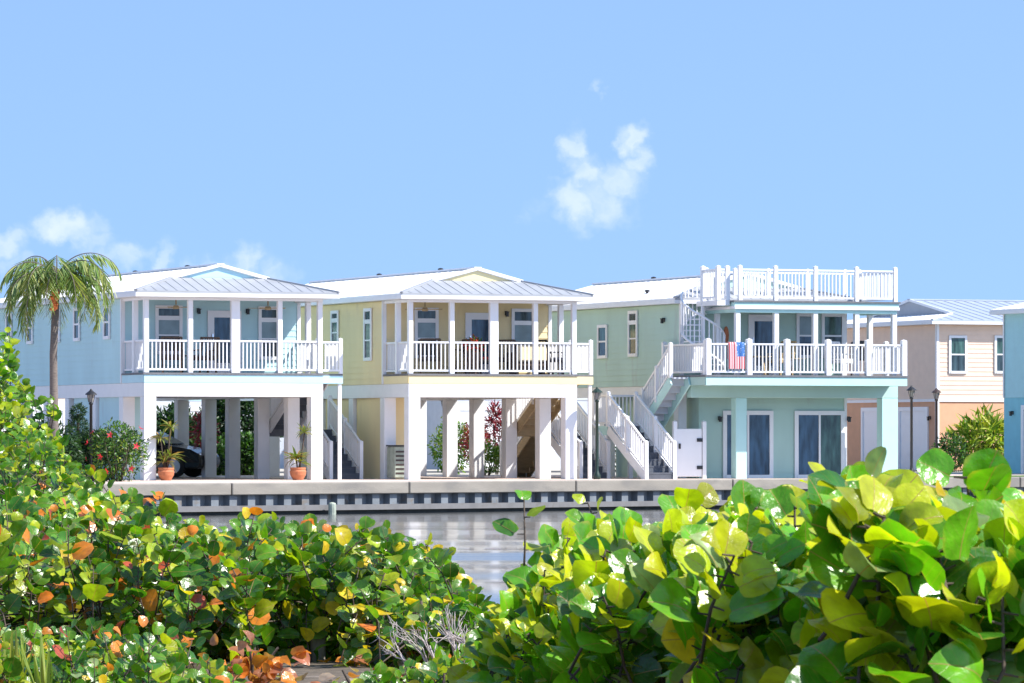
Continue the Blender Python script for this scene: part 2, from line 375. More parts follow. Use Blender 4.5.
def door(w, a, width, z0, z1, parent, low='glassblue'):
    fr = MB(); a0, a1 = a-width/2, a+width/2
    w.box(fr, a0-.09, a0, z0, z1+.09, .0215, .06); w.box(fr, a1, a1+.09, z0, z1+.09, .0215, .06); w.box(fr, a0, a1, z1, z1+.09, .0215, .06)
    w.box(fr, a0, a1, z0, z0+.3, .0215, .05); w.box(fr, a0, a0+.1, z0+.3, z1, .0215, .05); w.box(fr, a1-.1, a1, z0+.3, z1, .0215, .05); w.box(fr, a0+.1, a1-.1, z1-.1, z1, .0215, .05)
    o = fr.build('door', M['vinyl'], parent); g = MB(); w.box(g, a0+.1, a1-.1, z0+.3, z1-.1, .022, .035); g.build('pane', M[low], o)
    h = MB(); w.box(h, a0+.03, a0+.07, z0+.95, z0+1.1, .05, .09); h.build('handle', M['chrome'], o); return o
def garage_door(w, a0, a1, z0, z1, parent):
    fr = MB(); w.box(fr, a0-.15, a0, z0, z1+.15, .0, .06); w.box(fr, a1, a1+.15, z0, z1+.15, .0, .06); w.box(fr, a0, a1, z1, z1+.15, .0, .06)
    n = 4; h = (z1-z0)/n; w.box(fr, a0, a1, z0, z1, -.02, .016)
    for i in range(n): w.box(fr, a0, a1, z0+i*h+.01, z0+(i+1)*h-.01, .002, .03)
    return fr.build('garage_door', M['vinyl'], parent)
def railing(mb, p, q, z, h=.90, gap=.115, ends=True, ps=.09, cap=True, over=.06):
    p, q = Vector((p[0], p[1], 0)), Vector((q[0], q[1], 0)); L = (q-p).length; d = (q-p)/L
    mb.bar(p+Vector((0,0,z+h-.03)), q+Vector((0,0,z+h-.03)), .07, .05); mb.bar(p+Vector((0,0,z+.09)), q+Vector((0,0,z+.09)), .05, .05)
    n = max(1, int(round(L/gap)))
    for i in range(1, n):
        c = p+d*(L*i/n); mb.box(c.x-.016, c.x+.016, c.y-.016, c.y+.016, z+.115, z+h-.055)
    if ends:
        for c in (p, q): rail_post(mb, c, z, h, ps, over)
def rail_post(mb, c, z, h=.90, ps=.11, over=.08):
    mb.box(c[0]-ps/2, c[0]+ps/2, c[1]-ps/2, c[1]+ps/2, z, z+h+over)
    k = ps/2+.008; t = z+h+over
    mb.add([(c[0]-k,c[1]-k,t),(c[0]+k,c[1]-k,t),(c[0]+k,c[1]+k,t),(c[0]-k,c[1]+k,t),(c[0],c[1],t+.035)], [(0,3,2,1),(0,1,4),(1,2,4),(2,3,4),(3,0,4)])
def stair(parent, u0, u1, v_top, z_top, v_bot, z_bot, stringer='vinyl', rails=(True, True), treadm='tread', skirt=True, axis='v'):
    """a straight flight along v: stringers, treads and sloping baluster rails"""
    n = max(2, int(round((z_top-z_bot)/.185))); st = MB(); tr = MB(); ra = MB()
    for k in range(n):
        f0, f1 = k/n, (k+1)/n; z = z_bot+(z_top-z_bot)*f1; va = v_bot+(v_top-v_bot)*f0; vb = v_bot+(v_top-v_bot)*f1
        lo, hi = min(va, vb), max(va, vb); tr.box(u0+.045, u1-.045, lo-.02, hi, z-.045, z)
        nos = va if v_top > v_bot else va; tr.box(u0+.045, u1-.045, nos-.012, nos+.012, z-(z_top-z_bot)/n, z-.046)
    for u in (u0, u1):
        st.bar((u, v_bot, z_bot+.02), (u, v_top, z_top-.10), .045, .27)
    o = st.build('staircase', M[stringer], parent); tr.build('stair_flight', M[treadm], o)
    for u, on in ((u0, rails[0]), (u1, rails[1])):
        if not on: continue
        p = Vector((u, v_bot, z_bot)); q = Vector((u, v_top, z_top)); h = .90
        ra.bar(p+Vector((0,0,h+.1)), q+Vector((0,0,h)), .06, .06); ra.bar(p+Vector((0,0,.24)), q+Vector((0,0,.16)), .05, .05)
        L = abs(v_top-v_bot); m = int(L/.115)
        for i in range(1, m):
            c = p.lerp(q, i/m); ra.box(c.x-.015, c.x+.015, c.y-.015, c.y+.015, c.z+.18, c.z+h)
        for c, hh in ((p, 1.1), (q, 1.0), (p.lerp(q, .5), 1.05)): rail_post(ra, c, c.z-.02, hh-.05, .10, .03)
    if ra.v: ra.build('handrail', M['vinyl'], o)
    return o
def dutch_roof(parent, W, B0, B1, ze, pitch, ov, gab, mp, m_side, m_hip, m_gab, vents=(), both=False):
    """hip roof with a gablet: a runs across, b along the ridge; mp maps (a, b) to (u, v)"""
    def P(a, b, z): u, v = mp(a, b); return (u, v, z)
    a0, a1, b0, b1 = -ov, W+ov, B0-ov, B1+ov; mid = W/2; zr = ze+pitch*(mid-a0); zg = ze+pitch*gab; bg = b0+gab
    t = .06
    def seams(mb, lines):
        for p, q in lines: mb.bar(Vector(p)+Vector((0,0,.008)), Vector(q)+Vector((0,0,.008)), .03, .016)
    side = MB()
    for sgn in (0, 1):
        A = (lambda a: a) if sgn == 0 else (lambda a: W-a)
        side.slab([P(A(a0),b0,ze), P(A(a0),b1,ze), P(A(mid),b1,zr), P(A(mid),bg,zr), P(A(a0+gab),bg,zg)], t)
        b = b0+.4; ln = []
        while b < b1:
            top_a = min(mid, a0+(b-b0)) if b < bg else mid
            ln.append((P(A(a0),b,ze), P(A(top_a),b,ze+pitch*(top_a-a0)))); b += .42
        seams(side, ln)
    side.bar(P(mid,bg-.05,zr+.02), P(mid,b1,zr+.02), .22, .05)
    roof = side.build('roof', m_side, parent)
    hip = MB(); hip.slab([P(a0+.004,b0-.004,ze+.003), P(a1-.004,b0-.004,ze+.003), P(a1-gab,bg,zg+.003), P(a0+gab,bg,zg+.003)], t)
    a = a0+.3; ln = []
    while a < a1-.1:
        k = min(a-a0, a1-a, gab); ln.append((P(a,b0,ze), P(a,b0+k,ze+pitch*k))); a += .30
    seams(hip, ln)
    for A0, A1 in ((a0, a0+gab), (a1, a1-gab)): hip.bar(P(A0,b0,ze+.02), P(A1,bg,zg+.02), .10, .04)
    hip.build('hip_panel', m_hip, roof)
    gb = MB(); gb.slab([P(a0+gab,bg+.02,zg), P(a1-gab,bg+.02,zg), P(mid,bg+.02,zr-.02)], .01)
    g1 = MB(); tri = [P(a0+gab,bg+.03,zg-.03), P(a1-gab,bg+.03,zg-.03), P(mid,bg+.03,zr-.05)]; tri2 = [P(a0+gab,bg+.15,zg-.03), P(a1-gab,bg+.15,zg-.03), P(mid,bg+.15,zr-.05)]
    g1.add(tri+tri2, [(0,1,2),(3,5,4),(0,3,4,1),(1,4,5,2),(2,5,3,0)])
    g1.build('gablet', m_gab, roof)
    fa = MB()                                   # eave board
    for p, q in (((a0,b0),(a1,b0)), ((a0,b0),(a0,b1)), ((a1,b0),(a1,b1)), ((a0,b1),(a1,b1))):
        fa.bar(P(*p, ze-.105), P(*q, ze-.105), .03, .10)
    fa.build('eave_board', M['white'], roof)
    tk = MB()
    tk.bar(P(mid,bg-.02,zr+.0), P(a0+gab-.05,bg-.02,zg+.0), .04, .09); tk.bar(P(mid,bg-.02,zr+.0), P(a1-gab+.05,bg-.02,zg+.0), .04, .09)
    tk.build('gablet_trim', M['white'], roof)
    so = MB(); z = ze-.150                        # soffit sheet under the eaves
    so.add([P(a0+.02,b0+.02,z), P(a1-.02,b0+.02,z), P(a1-.02,b1-.02,z), P(a0+.02,b1-.02,z)], [(0,1,2,3)]); so.build('soffit', M['soffit'], roof)
    for (a, b) in vents:
        v = MB(); zz = ze+pitch*(min(a, W-a)-a0); u, w = mp(a, b); v.lathe([(.04,-.1),(.04,.05),(.08,.05),(.08,.09),(.02,.11)], (u, w, zz), 10); v.build('vent', M['black'], roof)
    return roof
def lantern(w, a, z, parent):
    m = MB(); w.box(m, a-.04, a+.04, z-.06, z+.06, .0, .03); w.box(m, a-.015, a+.015, z+.04, z+.06, .03, .09); w.box(m, a-.05, a+.05, z+.02, z+.045, .05, .14); w.box(m, a-.035, a+.035, z-.10, z+.02, .06, .13)
    return m.build('wall_lantern', M['black'], parent)
ZD, ZF, ZB = 2.93, 2.66, 2.28      # deck top, underside of fascia, underside of beam
EZ, PITCH, OV = 5.14, .265, .35
def body(h, U0, U1, V0, V1, z0, zt, m, parts='wall', corner=True):
    """four siding walls"""
    W = {'front': Wall((U0,V0),(1,0),(0,-1)), 'left': Wall((U0,V0),(0,1),(-1,0)), 'right': Wall((U1,V0),(0,1),(1,0)), 'back': Wall((U0,V1),(1,0),(0,1))}
    for k, w in W.items():
        mb = MB(); L = (U1-U0) if k in ('front','back') else (V1-V0)
        if k in ('front', 'back'): w.siding(mb, 0, L, z0, zt)
        else: w.siding(mb, .121, L-.121, z0, zt)
        mb.build('wall', m, h)
    if corner:
        for (x, y) in ((U0,V0),(U1,V0),(U0,V1),(U1,V1)):
            c = MB(); sx = -1 if x == U0 else 1; sy = -1 if y == V0 else 1
            c.box(min(x-sx*.07, x+sx*.03), max(x-sx*.07, x+sx*.03), min(y+sy*.022, y+sy*.035), max(y+sy*.022, y+sy*.035), z0, zt)
            c.box(min(x+sx*.022, x+sx*.036), max(x+sx*.022, x+sx*.036), min(y-sy*.07, y+sy*.0), max(y-sy*.07, y+sy*.0), z0, zt)
            c.build('corner_trim', M['vinyl'], h)
    f = MB(); f.box(U0+.13, U1-.13, V0+.13, V1-.13, z0+.002, z0+.2); f.build('floor_slab', M['soffit'], h)
    return W
def ceiling_fan(parent, u, v, z):
    m = MB(); m.tube([(u,v,z),(u,v,z-.18)], .02, 6); m.lathe([(.08,-.1),(.1,-.05),(.06,0)], (u,v,z-.2), 12)
    for k in range(5):
        a = 2*PI*k/5+.3; m.bar((u+.09*math.cos(a), v+.09*math.sin(a), z-.25), (u+.55*math.cos(a), v+.55*math.sin(a), z-.25), .13, .012)
    return m.build('ceiling_fan', M['tan'], parent)
def stilt_house(label, px_l, Y, px_r, m_wall, m_trim, L, wins_left, front_px, encl, side_cols, fans, vents):
    fr = Frame(px_l, Y); W = fr.u(px_r, 0)
    h = tag(empty('stilt_house', fr.o, ANG), label, 'house')
    VP = 1.95; cs = .35
    def column(u, v): MB().box(u, u+cs, v, v+cs, 0, ZB).build('column', M['white'], h, bevel=.012)
    column(0, 0); column(W-cs, 0)
    for v in side_cols: column(W-cs, v); column(0.0, v)
    bm = MB(); bm.box(-.003, W+.003, -.003, cs, ZB, ZF); bm.build('beam', M['white'], h, bevel=.01)
    for u in (0.0, W-cs): MB().box(u+.003, u+cs-.003, cs, L-.05, ZB+.004, ZF-.004).build('beam', M['white'], h)
    for v in side_cols: MB().box(cs, W-cs, v+.05, v+cs-.05, ZB+.06, ZF-.004).build('beam', M['white'], h)
    # deck of the porch
    d = MB(); d.box(-.03, W+.03, -.04, VP, ZF+.22, ZD); 
    d.build('deck', M['greydeck'], h)
    f = MB(); f.box(0, W, -.012, .03, ZF, ZF+.215); f.box(-.012, .03, .03, VP, ZF, ZF+.215); f.box(W-.03, W+.012, .03, VP, ZF, ZF+.215); f.build('fascia', m_trim, h)
    MB().box(.031, W-.031, .031, VP-.13, ZF+.003, ZF+.2).build('joist_deck', M['soffit'], h)
    Wl = body(h, 0, W, VP, L, ZF, EZ-.155, m_wall)
    # porch posts (the middle one is doubled), header and rails
    posts = [0.075, fr.u(front_px['posts'][0], .07), fr.u(front_px['posts'][1], .07), fr.u(front_px['posts'][2], .07), W-.075]
    for i, u in enumerate(posts):
        k = .125 if i == 2 else .068
        MB().box(u-k, u+k, .0, .136, ZD, EZ-.235).build('porch_post', M['vinyl'], h, bevel=.008)
    for u in (.075, W-.075): MB().box(u-.07, u+.07, .95, 1.09, ZD, EZ-.235).build('porch_post', M['vinyl'], h, bevel=.008)
    hd = MB(); hd.box(0, W, .0, .14, EZ-.235, EZ-.155); hd.box(0, .14, .14, VP-.022, EZ-.235, EZ-.155); hd.box(W-.14, W, .14, VP-.022, EZ-.235, EZ-.155); hd.build('porch_header', M['vinyl'], h)
    for i in range(4):
        r = MB(); k0 = .125 if i == 2 else .068; k1 = .125 if i == 1 else .068
        railing(r, (posts[i]+k0, .068), (posts[i+1]-k1, .068), ZD, ends=False); r.build('railing', M['vinyl'], h)
    for u in (.075, W-.075):
        r = MB(); railing(r, (u, .14), (u, .95), ZD, ends=False); railing(r, (u, 1.09), (u, VP-.03), ZD, ends=False); r.build('railing', M['vinyl'], h)
    # front windows and door
    w = Wl['front']
    for (p0, p1, za, zb, st) in front_px['windows']:
        a = fr.u((p0+p1)/2, VP); wd = fr.u(p1, VP)-fr.u(p0, VP); window(w, a, wd-.12, za, zb, h, st, high='blind', low='glass')
    p0, p1 = front_px['door']; a = fr.u((p0+p1)/2, VP); door(w, a, .80, ZD, ZD+1.66, h)
    for p in front_px['lanterns']: lantern(w, fr.u(p, VP), ZD+1.75, h)
    for (px, za, zb, wd, st) in wins_left:
        v = fr.v(px, 0); window(Wl['left'], v-VP, wd, za, zb, h, st, high='glassgreen', low='glass')
    for p in fans: ceiling_fan(h, fr.u(p, 1.0), 1.0, EZ-.155)
    dutch_roof(h, W, 0, L, EZ, PITCH, OV, 1.55, lambda a, b: (a, b), M['roofwhite'], M['roofgrey'], m_trim, vents)
    # storage under the left edge
    for (v0, v1, kind) in encl:
        e = MB(); e.box(.10, .95, v0, v1, 0, ZB+.002); e.build('storage_wall', m_wall, h)
    # side landing on the right with its own thin posts
    r0, r1, v0, v1 = W+.014, W+front_px['landing'], .55, 1.9
    l = MB(); l.box(r0, r1, v0, v1, ZF+.22, ZD-.004); l.build('landing', M['greydeck'], h)
    f = MB(); f.box(r0, r1, v0-.014, v0+.02, ZF, ZF+.216); f.box(r1-.03, r1+.01, v0+.021, v1, ZF, ZF+.216); f.build('fascia', m_trim, h)
    r = MB(); railing(r, (r0+.05, v0+.05), (r1-.05, v0+.05), ZD, ps=.1); railing(r, (r1-.05, v0+.1), (r1-.05, v1), ZD, ends=False); r.build('railing', M['vinyl'], h)
    for u in (r0+.10, r1-.07): MB().box(u-.045, u+.045, v0+.03, v0+.12, 0, ZF-.002).build('landing_post', M['vinyl'], h)
    return h, fr, W, Wl
# ------------------------------------------------------------------ the setting
DA = math.radians(43); DO = Vector((-8.5, 124.6, 0)); DD = Vector((math.cos(DA), math.sin(DA), 0)); DN = Vector((math.sin(DA), -math.cos(DA), 0))  # dock edge line, DN towards the water
def dock(s, out=0, z=0): q = DO+DD*s+DN*out; return (q.x, q.y, z)
WZ = -.80
g = MB(); g.add([dock(-60,-.6), dock(160,-.6), (2500,900,0), (2500,6000,0), (-2500,6000,0), (-2500,500,0), (-300,110,0)], [(0,1,2,3,4,5,6)]); tag(g.build('ground', M['land']), kind='structure')
p = MB(); p.add([dock(-30,-.62,.004), dock(45,-.62,.004), dock(45,-9,.004), dock(20,-20,.004), dock(-30,-20,.004)], [(0,1,2,3,4)]); tag(p.build('dock_pavement', M['paver']), kind='structure')
r = MB(); c0 = Vector((-3,172,0)); R_ = Vector((CA,SA,0)); D_ = Vector((-SA,CA,0))
r.add([c0-R_*90-D_*4+Vector((0,0,.004)), c0+R_*90-D_*4+Vector((0,0,.004)), c0+R_*90+D_*4+Vector((0,0,.004)), c0-R_*90+D_*4+Vector((0,0,.004))], [(0,1,2,3)]); tag(r.build('road', M['asphalt']), kind='structure')
lw = MB(); lw.add([dock(27,-1.5,.008), dock(52,-1.5,.008), dock(52,-5.5,.008), dock(27,-5.5,.008)], [(0,1,2,3)]); tag(lw.build('lawn', M['lawn']), kind='structure')
# near bank
nb = MB(); xs = [-60,-40,-28]+[i*1.0 for i in range(-22, 16)]+[22,30,45]; ys = [-30,-10,0]+[i*1.5 for i in range(2, 54)]
vs = [(x, y, near_ground(x, y)) for y in ys for x in xs]; n = len(xs)
nb.add(vs, [(j*n+i, j*n+i+1, (j+1)*n+i+1, (j+1)*n+i) for j in range(len(ys)-1) for i in range(n-1)])
tag(nb.build('near_bank', M['soil'], smooth=True), kind='structure')
# water
wm = bpy.data.materials.new('canal water'); wm.use_nodes = True; nt = wm.node_tree; N = nt.nodes; L = nt.links; b = N['Principled BSDF']
b.inputs['Base Color'].default_value = (.13,.135,.13,1); b.inputs['Roughness'].default_value = .11; b.inputs['IOR'].default_value = 1.33
tc = N.new('ShaderNodeTexCoord'); mpn = N.new('ShaderNodeMapping'); mpn.inputs['Scale'].default_value = (.12,1,1); L.new(tc.outputs['Object'], mpn.inputs['Vector'])
n1 = N.new('ShaderNodeTexNoise'); n1.inputs['Scale'].default_value = .55; n1.inputs['Detail'].default_value = 4; L.new(mpn.outputs['Vector'], n1.inputs['Vector'])
bu = N.new('ShaderNodeBump'); bu.inputs['Strength'].default_value = .22; bu.inputs['Distance'].default_value = .05
mp2 = N.new('ShaderNodeMapping'); mp2.inputs['Scale'].default_value = (.018,.16,1); mp2.inputs['Rotation'].default_value = (0,0,.05); L.new(tc.outputs['Object'], mp2.inputs['Vector'])
n2 = N.new('ShaderNodeTexNoise'); n2.inputs['Scale'].default_value = 1.0; n2.inputs['Detail'].default_value = 1.5; L.new(mp2.outputs['Vector'], n2.inputs['Vector'])
b2 = N.new('ShaderNodeBump'); b2.inputs['Strength'].default_value = .3; b2.inputs['Distance'].default_value = .05
L.new(n2.outputs['Fac'], b2.inputs['Height']); L.new(b2.outputs['Normal'], bu.inputs['Normal'])
L.new(n1.outputs['Fac'], bu.inputs['Height']); L.new(bu.outputs['Normal'], b.inputs['Normal'])
w = MB(); xs = [-400,-120,-50]+[-30+2*k for k in range(0, 31)]+[50,120,400]; ys = [-60,20,40]+[50+.3*k for k in range(0, 340)]+[200,420]
def wave(x, y):
    e = max(0, min(1, (y-46)/6))*max(.10, min(1, (124+.9*(x+8)-y)/45))*max(0, min(1, (40-abs(x))/10)); e = e if y < 152 else 0
    return WZ+e*(.050*math.sin(.62*y+.05*x+.6*math.sin(.11*x))+.012*math.sin(1.15*y-.12*x+1)+.020*math.sin(.37*y+.04*x+2))
n = len(xs); w.add([(x, y, wave(x, y)) for y in ys for x in xs], [(j*n+i, j*n+i+1, (j+1)*n+i+1, (j+1)*n+i) for j in range(len(ys)-1) for i in range(n-1)])
tag(w.build('water', wm, smooth=True), kind='structure')
# seawall: concrete cap, corrugated sheet piling, waler
sw = tag(empty('seawall', (DO.x, DO.y, 0)), 'long grey concrete capped seawall of sheet piling along the far canal bank', 'seawall')
off = Vector(sw.location)
def obox(mb, s0, s1, o0, o1, z0, z1):
    vs = [Vector(dock(s, o, z))-off for z in (z0, z1) for (s, o) in ((s0,o0),(s1,o0),(s1,o1),(s0,o1))]
    mb.add(vs, [(0,3,2,1),(4,5,6,7),(0,1,5,4),(1,2,6,5),(2,3,7,6),(3,0,4,7)])
m_ = MB(); s = -40
while s < 110: obox(m_, s, s+5.96, -.7, .0, -.29, .012); s += 6.0
m_.build('cap', M['conc'], sw, bevel=.02)
m_ = MB(); s = -40.0; pr = []
while s < 60: pr += [(s,-.12),(s+.24,-.12),(s+.30,-.30),(s+.54,-.30)]; s += .60
vs = [Vector(dock(a, o, z))-off for (a, o) in pr for z in (-.70,-.295)]; m_.add(vs, [(2*i,2*i+2,2*i+3,2*i+1) for i in range(len(pr)-1)]); m_.build('sheet_piling', M['sheet'], sw, recalc=False)
m_ = MB(); obox(m_, -40, 60, -.40, -.135, -1.6, -.702); m_.build('wall_foot', M['sheetlow'], sw)  # dark band under the waler: shade put into the colour of the foot
m_ = MB(); obox(m_, -40, 60, -.13, .05, -.70, -.56); m_.build('waler', M['waler'], sw)
for (px, nm) in ((325,'a'), (688,'b')):
    # square pile standing against the waler
    k = (px-CX)/F; s = (k*DO.y-DO.x)/(DD.x-k*DD.y)
    pm = MB(); q = Vector(dock(s, .28)); pm.lathe([(.10,-1.6),(.10,0),(.085,.03),(.02,.05)], (0,0,0), 12); o = pm.build('mooring_pile', M['pile']); o.location = (q.x, q.y, -.54)
    tag(o, 'greenish round pile in the water below the '+('two storey teal house' if nm == 'b' else 'gap between blue and yellow houses'), 'pile', 'piles along the seawall')
# ------------------------------------------------------------------ houses
cols = (1.9, 4.45, 7.0, 9.15, 11.7)
h1, f1, W1, wl1 = stilt_house('light blue stilt house with white columns, palm tree beside its shaded wall', 144, 135.5, 323, M['blue'], M['bluetrim'], 14.5,
    [(108,3.98,5.0-.25,.42,'hung'),(78,3.98,4.75,.42,'hung'),(58,3.98,4.75,.42,'hung'),(31,3.98,4.75,.42,'hung'),(10,3.98,4.75,.42,'hung')],
    dict(posts=(190,235,279.5), windows=[(156,181,3.55,4.72,'transom'),(259,278,3.42,4.72,'transom')], door=(215,233), lanterns=(198,247), landing=.78),
    [(2.3,4.4,'wall'),(4.9,6.8,'wall')], cols, (176,268), [(W1_/2, v) for W1_ in (5.25,) for v in (4.2, 9.0)])
h2, f2, W2, wl2 = stilt_house('pale yellow stilt house with white columns between blue and teal houses', 408.5, 137.9, 577, M['yellow'], M['yellowtrim'], 14.5,
    [(369,3.42,4.72,.45,'transom'),(336,3.85,4.72,.45,'transom')],
    dict(posts=(451.5,493.5,535), windows=[(415,437,3.48,4.72,'transom'),(512,533,3.30,4.72,'transom')], door=(471,491), lanterns=(506,), landing=.72),
    [(2.3,4.4,'wall'),(4.9,8.6,'wall')], cols, (425,), [(2.5, v) for v in (4.0, 9.0)])
# gap stairs of houses 1 and 2: flights falling towards the canal
stair(h1, W1+.95, W1+1.85, 4.58, 1.4, 2.0, .0, 'vinyl')
stair(h2, W2+.95, W2+1.8, 4.58, 1.4, 2.0, .0, 'vinyl')
stair(h1, W1+.05, W1+.85, 2.0, ZD-.05, 4.6, 1.4, 'vinyl', (True, False))
MB().box(W1+.03, W1+1.9, 4.6, 5.8, 1.2, 1.4).build('landing', M['greydeck'], h1)
stair(h2, W2+.05, W2+.85, 2.0, ZD-.05, 4.6, 1.4, 'tan', (True, False), 'tan')
MB().box(W2+.03, W2+1.85, 4.6, 5.8, 1.2, 1.4).build('landing', M['tan'], h2)
stair(h2, W2+.95, W2+1.75, 5.8, 1.4, 8.0, .0, 'tan', (True, True), 'tan')
# ---- house 3: enclosed ground floor, deck all round, roof terrace and spiral stair
f3 = Frame(706, 140.3); h3 = tag(empty('terrace_house', f3.o, ANG), 'teal two storey house with railed roof terrace, spiral stair and flag towel', 'house')
W3 = f3.u(907, 0); V3 = 2.4; U0, U1 = .30, 5.50; L3 = 14.5
wl3 = body(h3, U0, U1, V3, L3, ZF, EZ-.155, M['teal'])
gw = {'front': Wall((U0+.55,V3),(1,0),(0,-1))}
mb = MB(); gw['front'].siding(mb, 0, U1-U0-.55, 0, ZF-.003); mb.build('ground_floor_wall', M['teal'], h3)
mb = MB(); mb.box(U0+.55, U1-.003, V3+.121, V3+6.0, 0, ZF-.006); mb.build('ground_floor_wall', M['teal'], h3)
MB().box(U1-.05, U1+.03, V3-.036, V3+.03, 0, ZF-.003).build('corner_trim', M['vinyl'], h3)
# deck
MB().box(-.03, W3+.03, -.04, V3-.03, ZF+.22, ZD).build('deck', M['greydeck'], h3)
f = MB(); f.box(0, W3, -.014, .03, ZF-.02, ZF+.215); f.box(W3-.03, W3+.012, .031, V3-.03, ZF-.02, ZF+.215); f.build('fascia', M['tealtrim'], h3)
MB().box(-.012, .03, .031, V3+.7, ZF-.02, ZF+.215).build('fascia', M['teal'], h3)
MB().box(-.03, U0-.03, V3-.03, V3+.7, ZF+.22, ZD-.004).build('landing', M['greydeck'], h3)
MB().box(.032, W3-.032, .032, V3-.14, ZF+.1, ZF+.2).build('joist_deck', M['teal'], h3)
VB = 1.15                                            # beam and columns set back under the deck
ub0, ub1 = f3.u(691, VB), f3.u(898, VB)
MB().box(ub0, ub1, VB, VB+.3, ZB+.02, ZF+.098).build('beam', M['teal'], h3, bevel=.01)
for (pa, pb) in ((736,747), (882,898)):
    u = f3.u(pa, VB); k = f3.u(pb, VB)
    MB().box(u, k, VB+.004, VB+.34, 0, ZB+.018).build('column', M['tealtrim'] if pa < 800 else M['tealtrim'], h3, bevel=.012)
# deck rail: stout capped posts and sections
pp = [f3.u(p, .07) for p in (708,749,787,828,868)]+[W3-.07]
for u in pp: m = MB(); rail_post(m, (u, .07), ZD-(.30 if u == pp[0] else 0), .90+(.30 if u == pp[0] else 0), .15, .10); m.build('rail_post', M['vinyl'], h3)
for a, c in zip(pp, pp[1:]): m = MB(); railing(m, (a+.08,.07), (c-.08,.07), ZD, ends=False); m.build('railing', M['vinyl'], h3)
m = MB(); railing(m, (.07,.15), (.07,V3+.66), ZD, ps=.13); m.build('railing', M['vinyl'], h3)
m = MB(); railing(m, (W3-.07,.15), (W3-.07,V3-.1), ZD, ends=False); rail_post(m, (W3-.07,1.2), ZD, .9, .12); rail_post(m, (W3-.07,V3-.1), ZD, .9, .12); m.build('railing', M['vinyl'], h3)
# roof terrace on five posts
VR = .25; ua, ub = f3.u(735.5, VR), f3.u(897, VR)
ZT = 5.04
for p in (737.5, 776, 815, 856.5, 894): u = f3.u(p, VR+.07); MB().box(u-.072, u+.072, VR+.02, VR+.164, ZD, 4.70).build('porch_post', M['vinyl'], h3, bevel=.008)
for u in (ua+.12, ub-.12): MB().box(u-.07, u+.07, 1.7, 1.84, ZD, 4.70).build('porch_post', M['vinyl'], h3, bevel=.008)
hd = MB(); hd.box(ua, ub, VR, VR+.16, 4.70, 4.79); hd.box(ua, ua+.16, VR+.16, V3-.03, 4.70, 4.79); hd.box(ub-.16, ub, VR+.16, V3-.03, 4.70, 4.79); hd.build('porch_header', M['tealtrim'], h3)
MB().box(ua-.06, ub+.06, VR-.06, V3-.03, 4.79, 4.88).build('terrace_eave', M['vinyl'], h3, bevel=.01)
MB().box(ua-.04, ub+.04, VR-.04, V3-.03, 4.882, 4.99).build('terrace_edge', M['tealtrim'], h3)
MB().box(ua-.08, ub+.08, VR-.08, V3+.6, 4.992, ZT).build('terrace_floor', M['greydeck'], h3)
tp = [f3.u(p, VR) for p in (740,775.5,815.5,856.5)]+[ub-.06]
for u in tp: m = MB(); rail_post(m, (u, VR), ZT, .90, .11, .07); m.build('rail_post', M['vinyl'], h3)
for a, c in zip(tp, tp[1:]): m = MB(); railing(m, (a+.07,VR), (c-.07,VR), ZT, ends=False); m.build('railing', M['vinyl'], h3)
tb = [tp[0]+.9, tp[1]+.85, tp[2]+.85, tp[3]+.75, ub-.06]; VK = 2.55
for u in [tp[0]+.0]+tb: m = MB(); rail_post(m, (u, VK), ZT, .90, .11, .07); m.build('rail_post', M['vinyl'], h3)
for a, c in zip([tp[0]]+tb, tb): m = MB(); railing(m, (a+.07,VK), (c-.07,VK), ZT, ends=False); m.build('railing', M['vinyl'], h3)
m = MB(); railing(m, (ub-.06, VR+.1), (ub-.06, VK), ZT, ends=False); m.build('railing', M['vinyl'], h3)
# platform where the spiral stair arrives
ux0 = ua-.47
MB().box(ux0, ua-.082, .45, 1.9, ZT-.14, ZT).build('landing', M['vinyl'], h3)
m = MB(); railing(m, (ux0+.05,.5), (ua-.14,.5), ZT, ps=.12, over=.06); railing(m, (ux0+.05,.55), (ux0+.05,1.55), ZT, ends=False, ps=.12); rail_post(m, (ux0+.05,1.55), ZT, .9, .12); m.build('railing', M['vinyl'], h3)
# spiral stair
cx_, cy_ = .60, 1.55; Rs = .62; nst = 12
sp_ = MB(); sp_.tube([(cx_,cy_,ZD),(cx_,cy_,ZT+.9)], .06, 10); sps = sp_.build('spiral_staircase', M['vinyl'], h3)
st = MB(); rl = MB(); A0 = math.radians(-20); A1 = A0-math.radians(310); hp = []
for k in range(nst):
    a = A0+(A1-A0)*k/nst; a2 = a+(A1-A0)/nst*1.05; z = ZD+(ZT-ZD)*(k+1)/(nst+1)
    pts = [(cx_+.05*math.cos(a), cy_+.05*math.sin(a)), (cx_+Rs*math.cos(a), cy_+Rs*math.sin(a)), (cx_+Rs*math.cos(a2), cy_+Rs*math.sin(a2)), (cx_+.05*math.cos(a2), cy_+.05*math.sin(a2))]
    st.prism(pts, 'z', z-.04, z)
    for q in (0, .5):
        aa = a+(a2-a)*q; zz = z+.17*q; e = (cx_+Rs*math.cos(aa), cy_+Rs*math.sin(aa)); rl.box(e[0]-.014, e[0]+.014, e[1]-.014, e[1]+.014, zz-.02, zz+.88)
        hp.append((e[0], e[1], zz+.90))
st.build('stair_flight', M['vinyl'], sps)
rl.tube(hp, .03, 6); rl.tube([(x, y, z-.93) for x, y, z in hp], .035, 6); rl.build('handrail', M['vinyl'], sps)
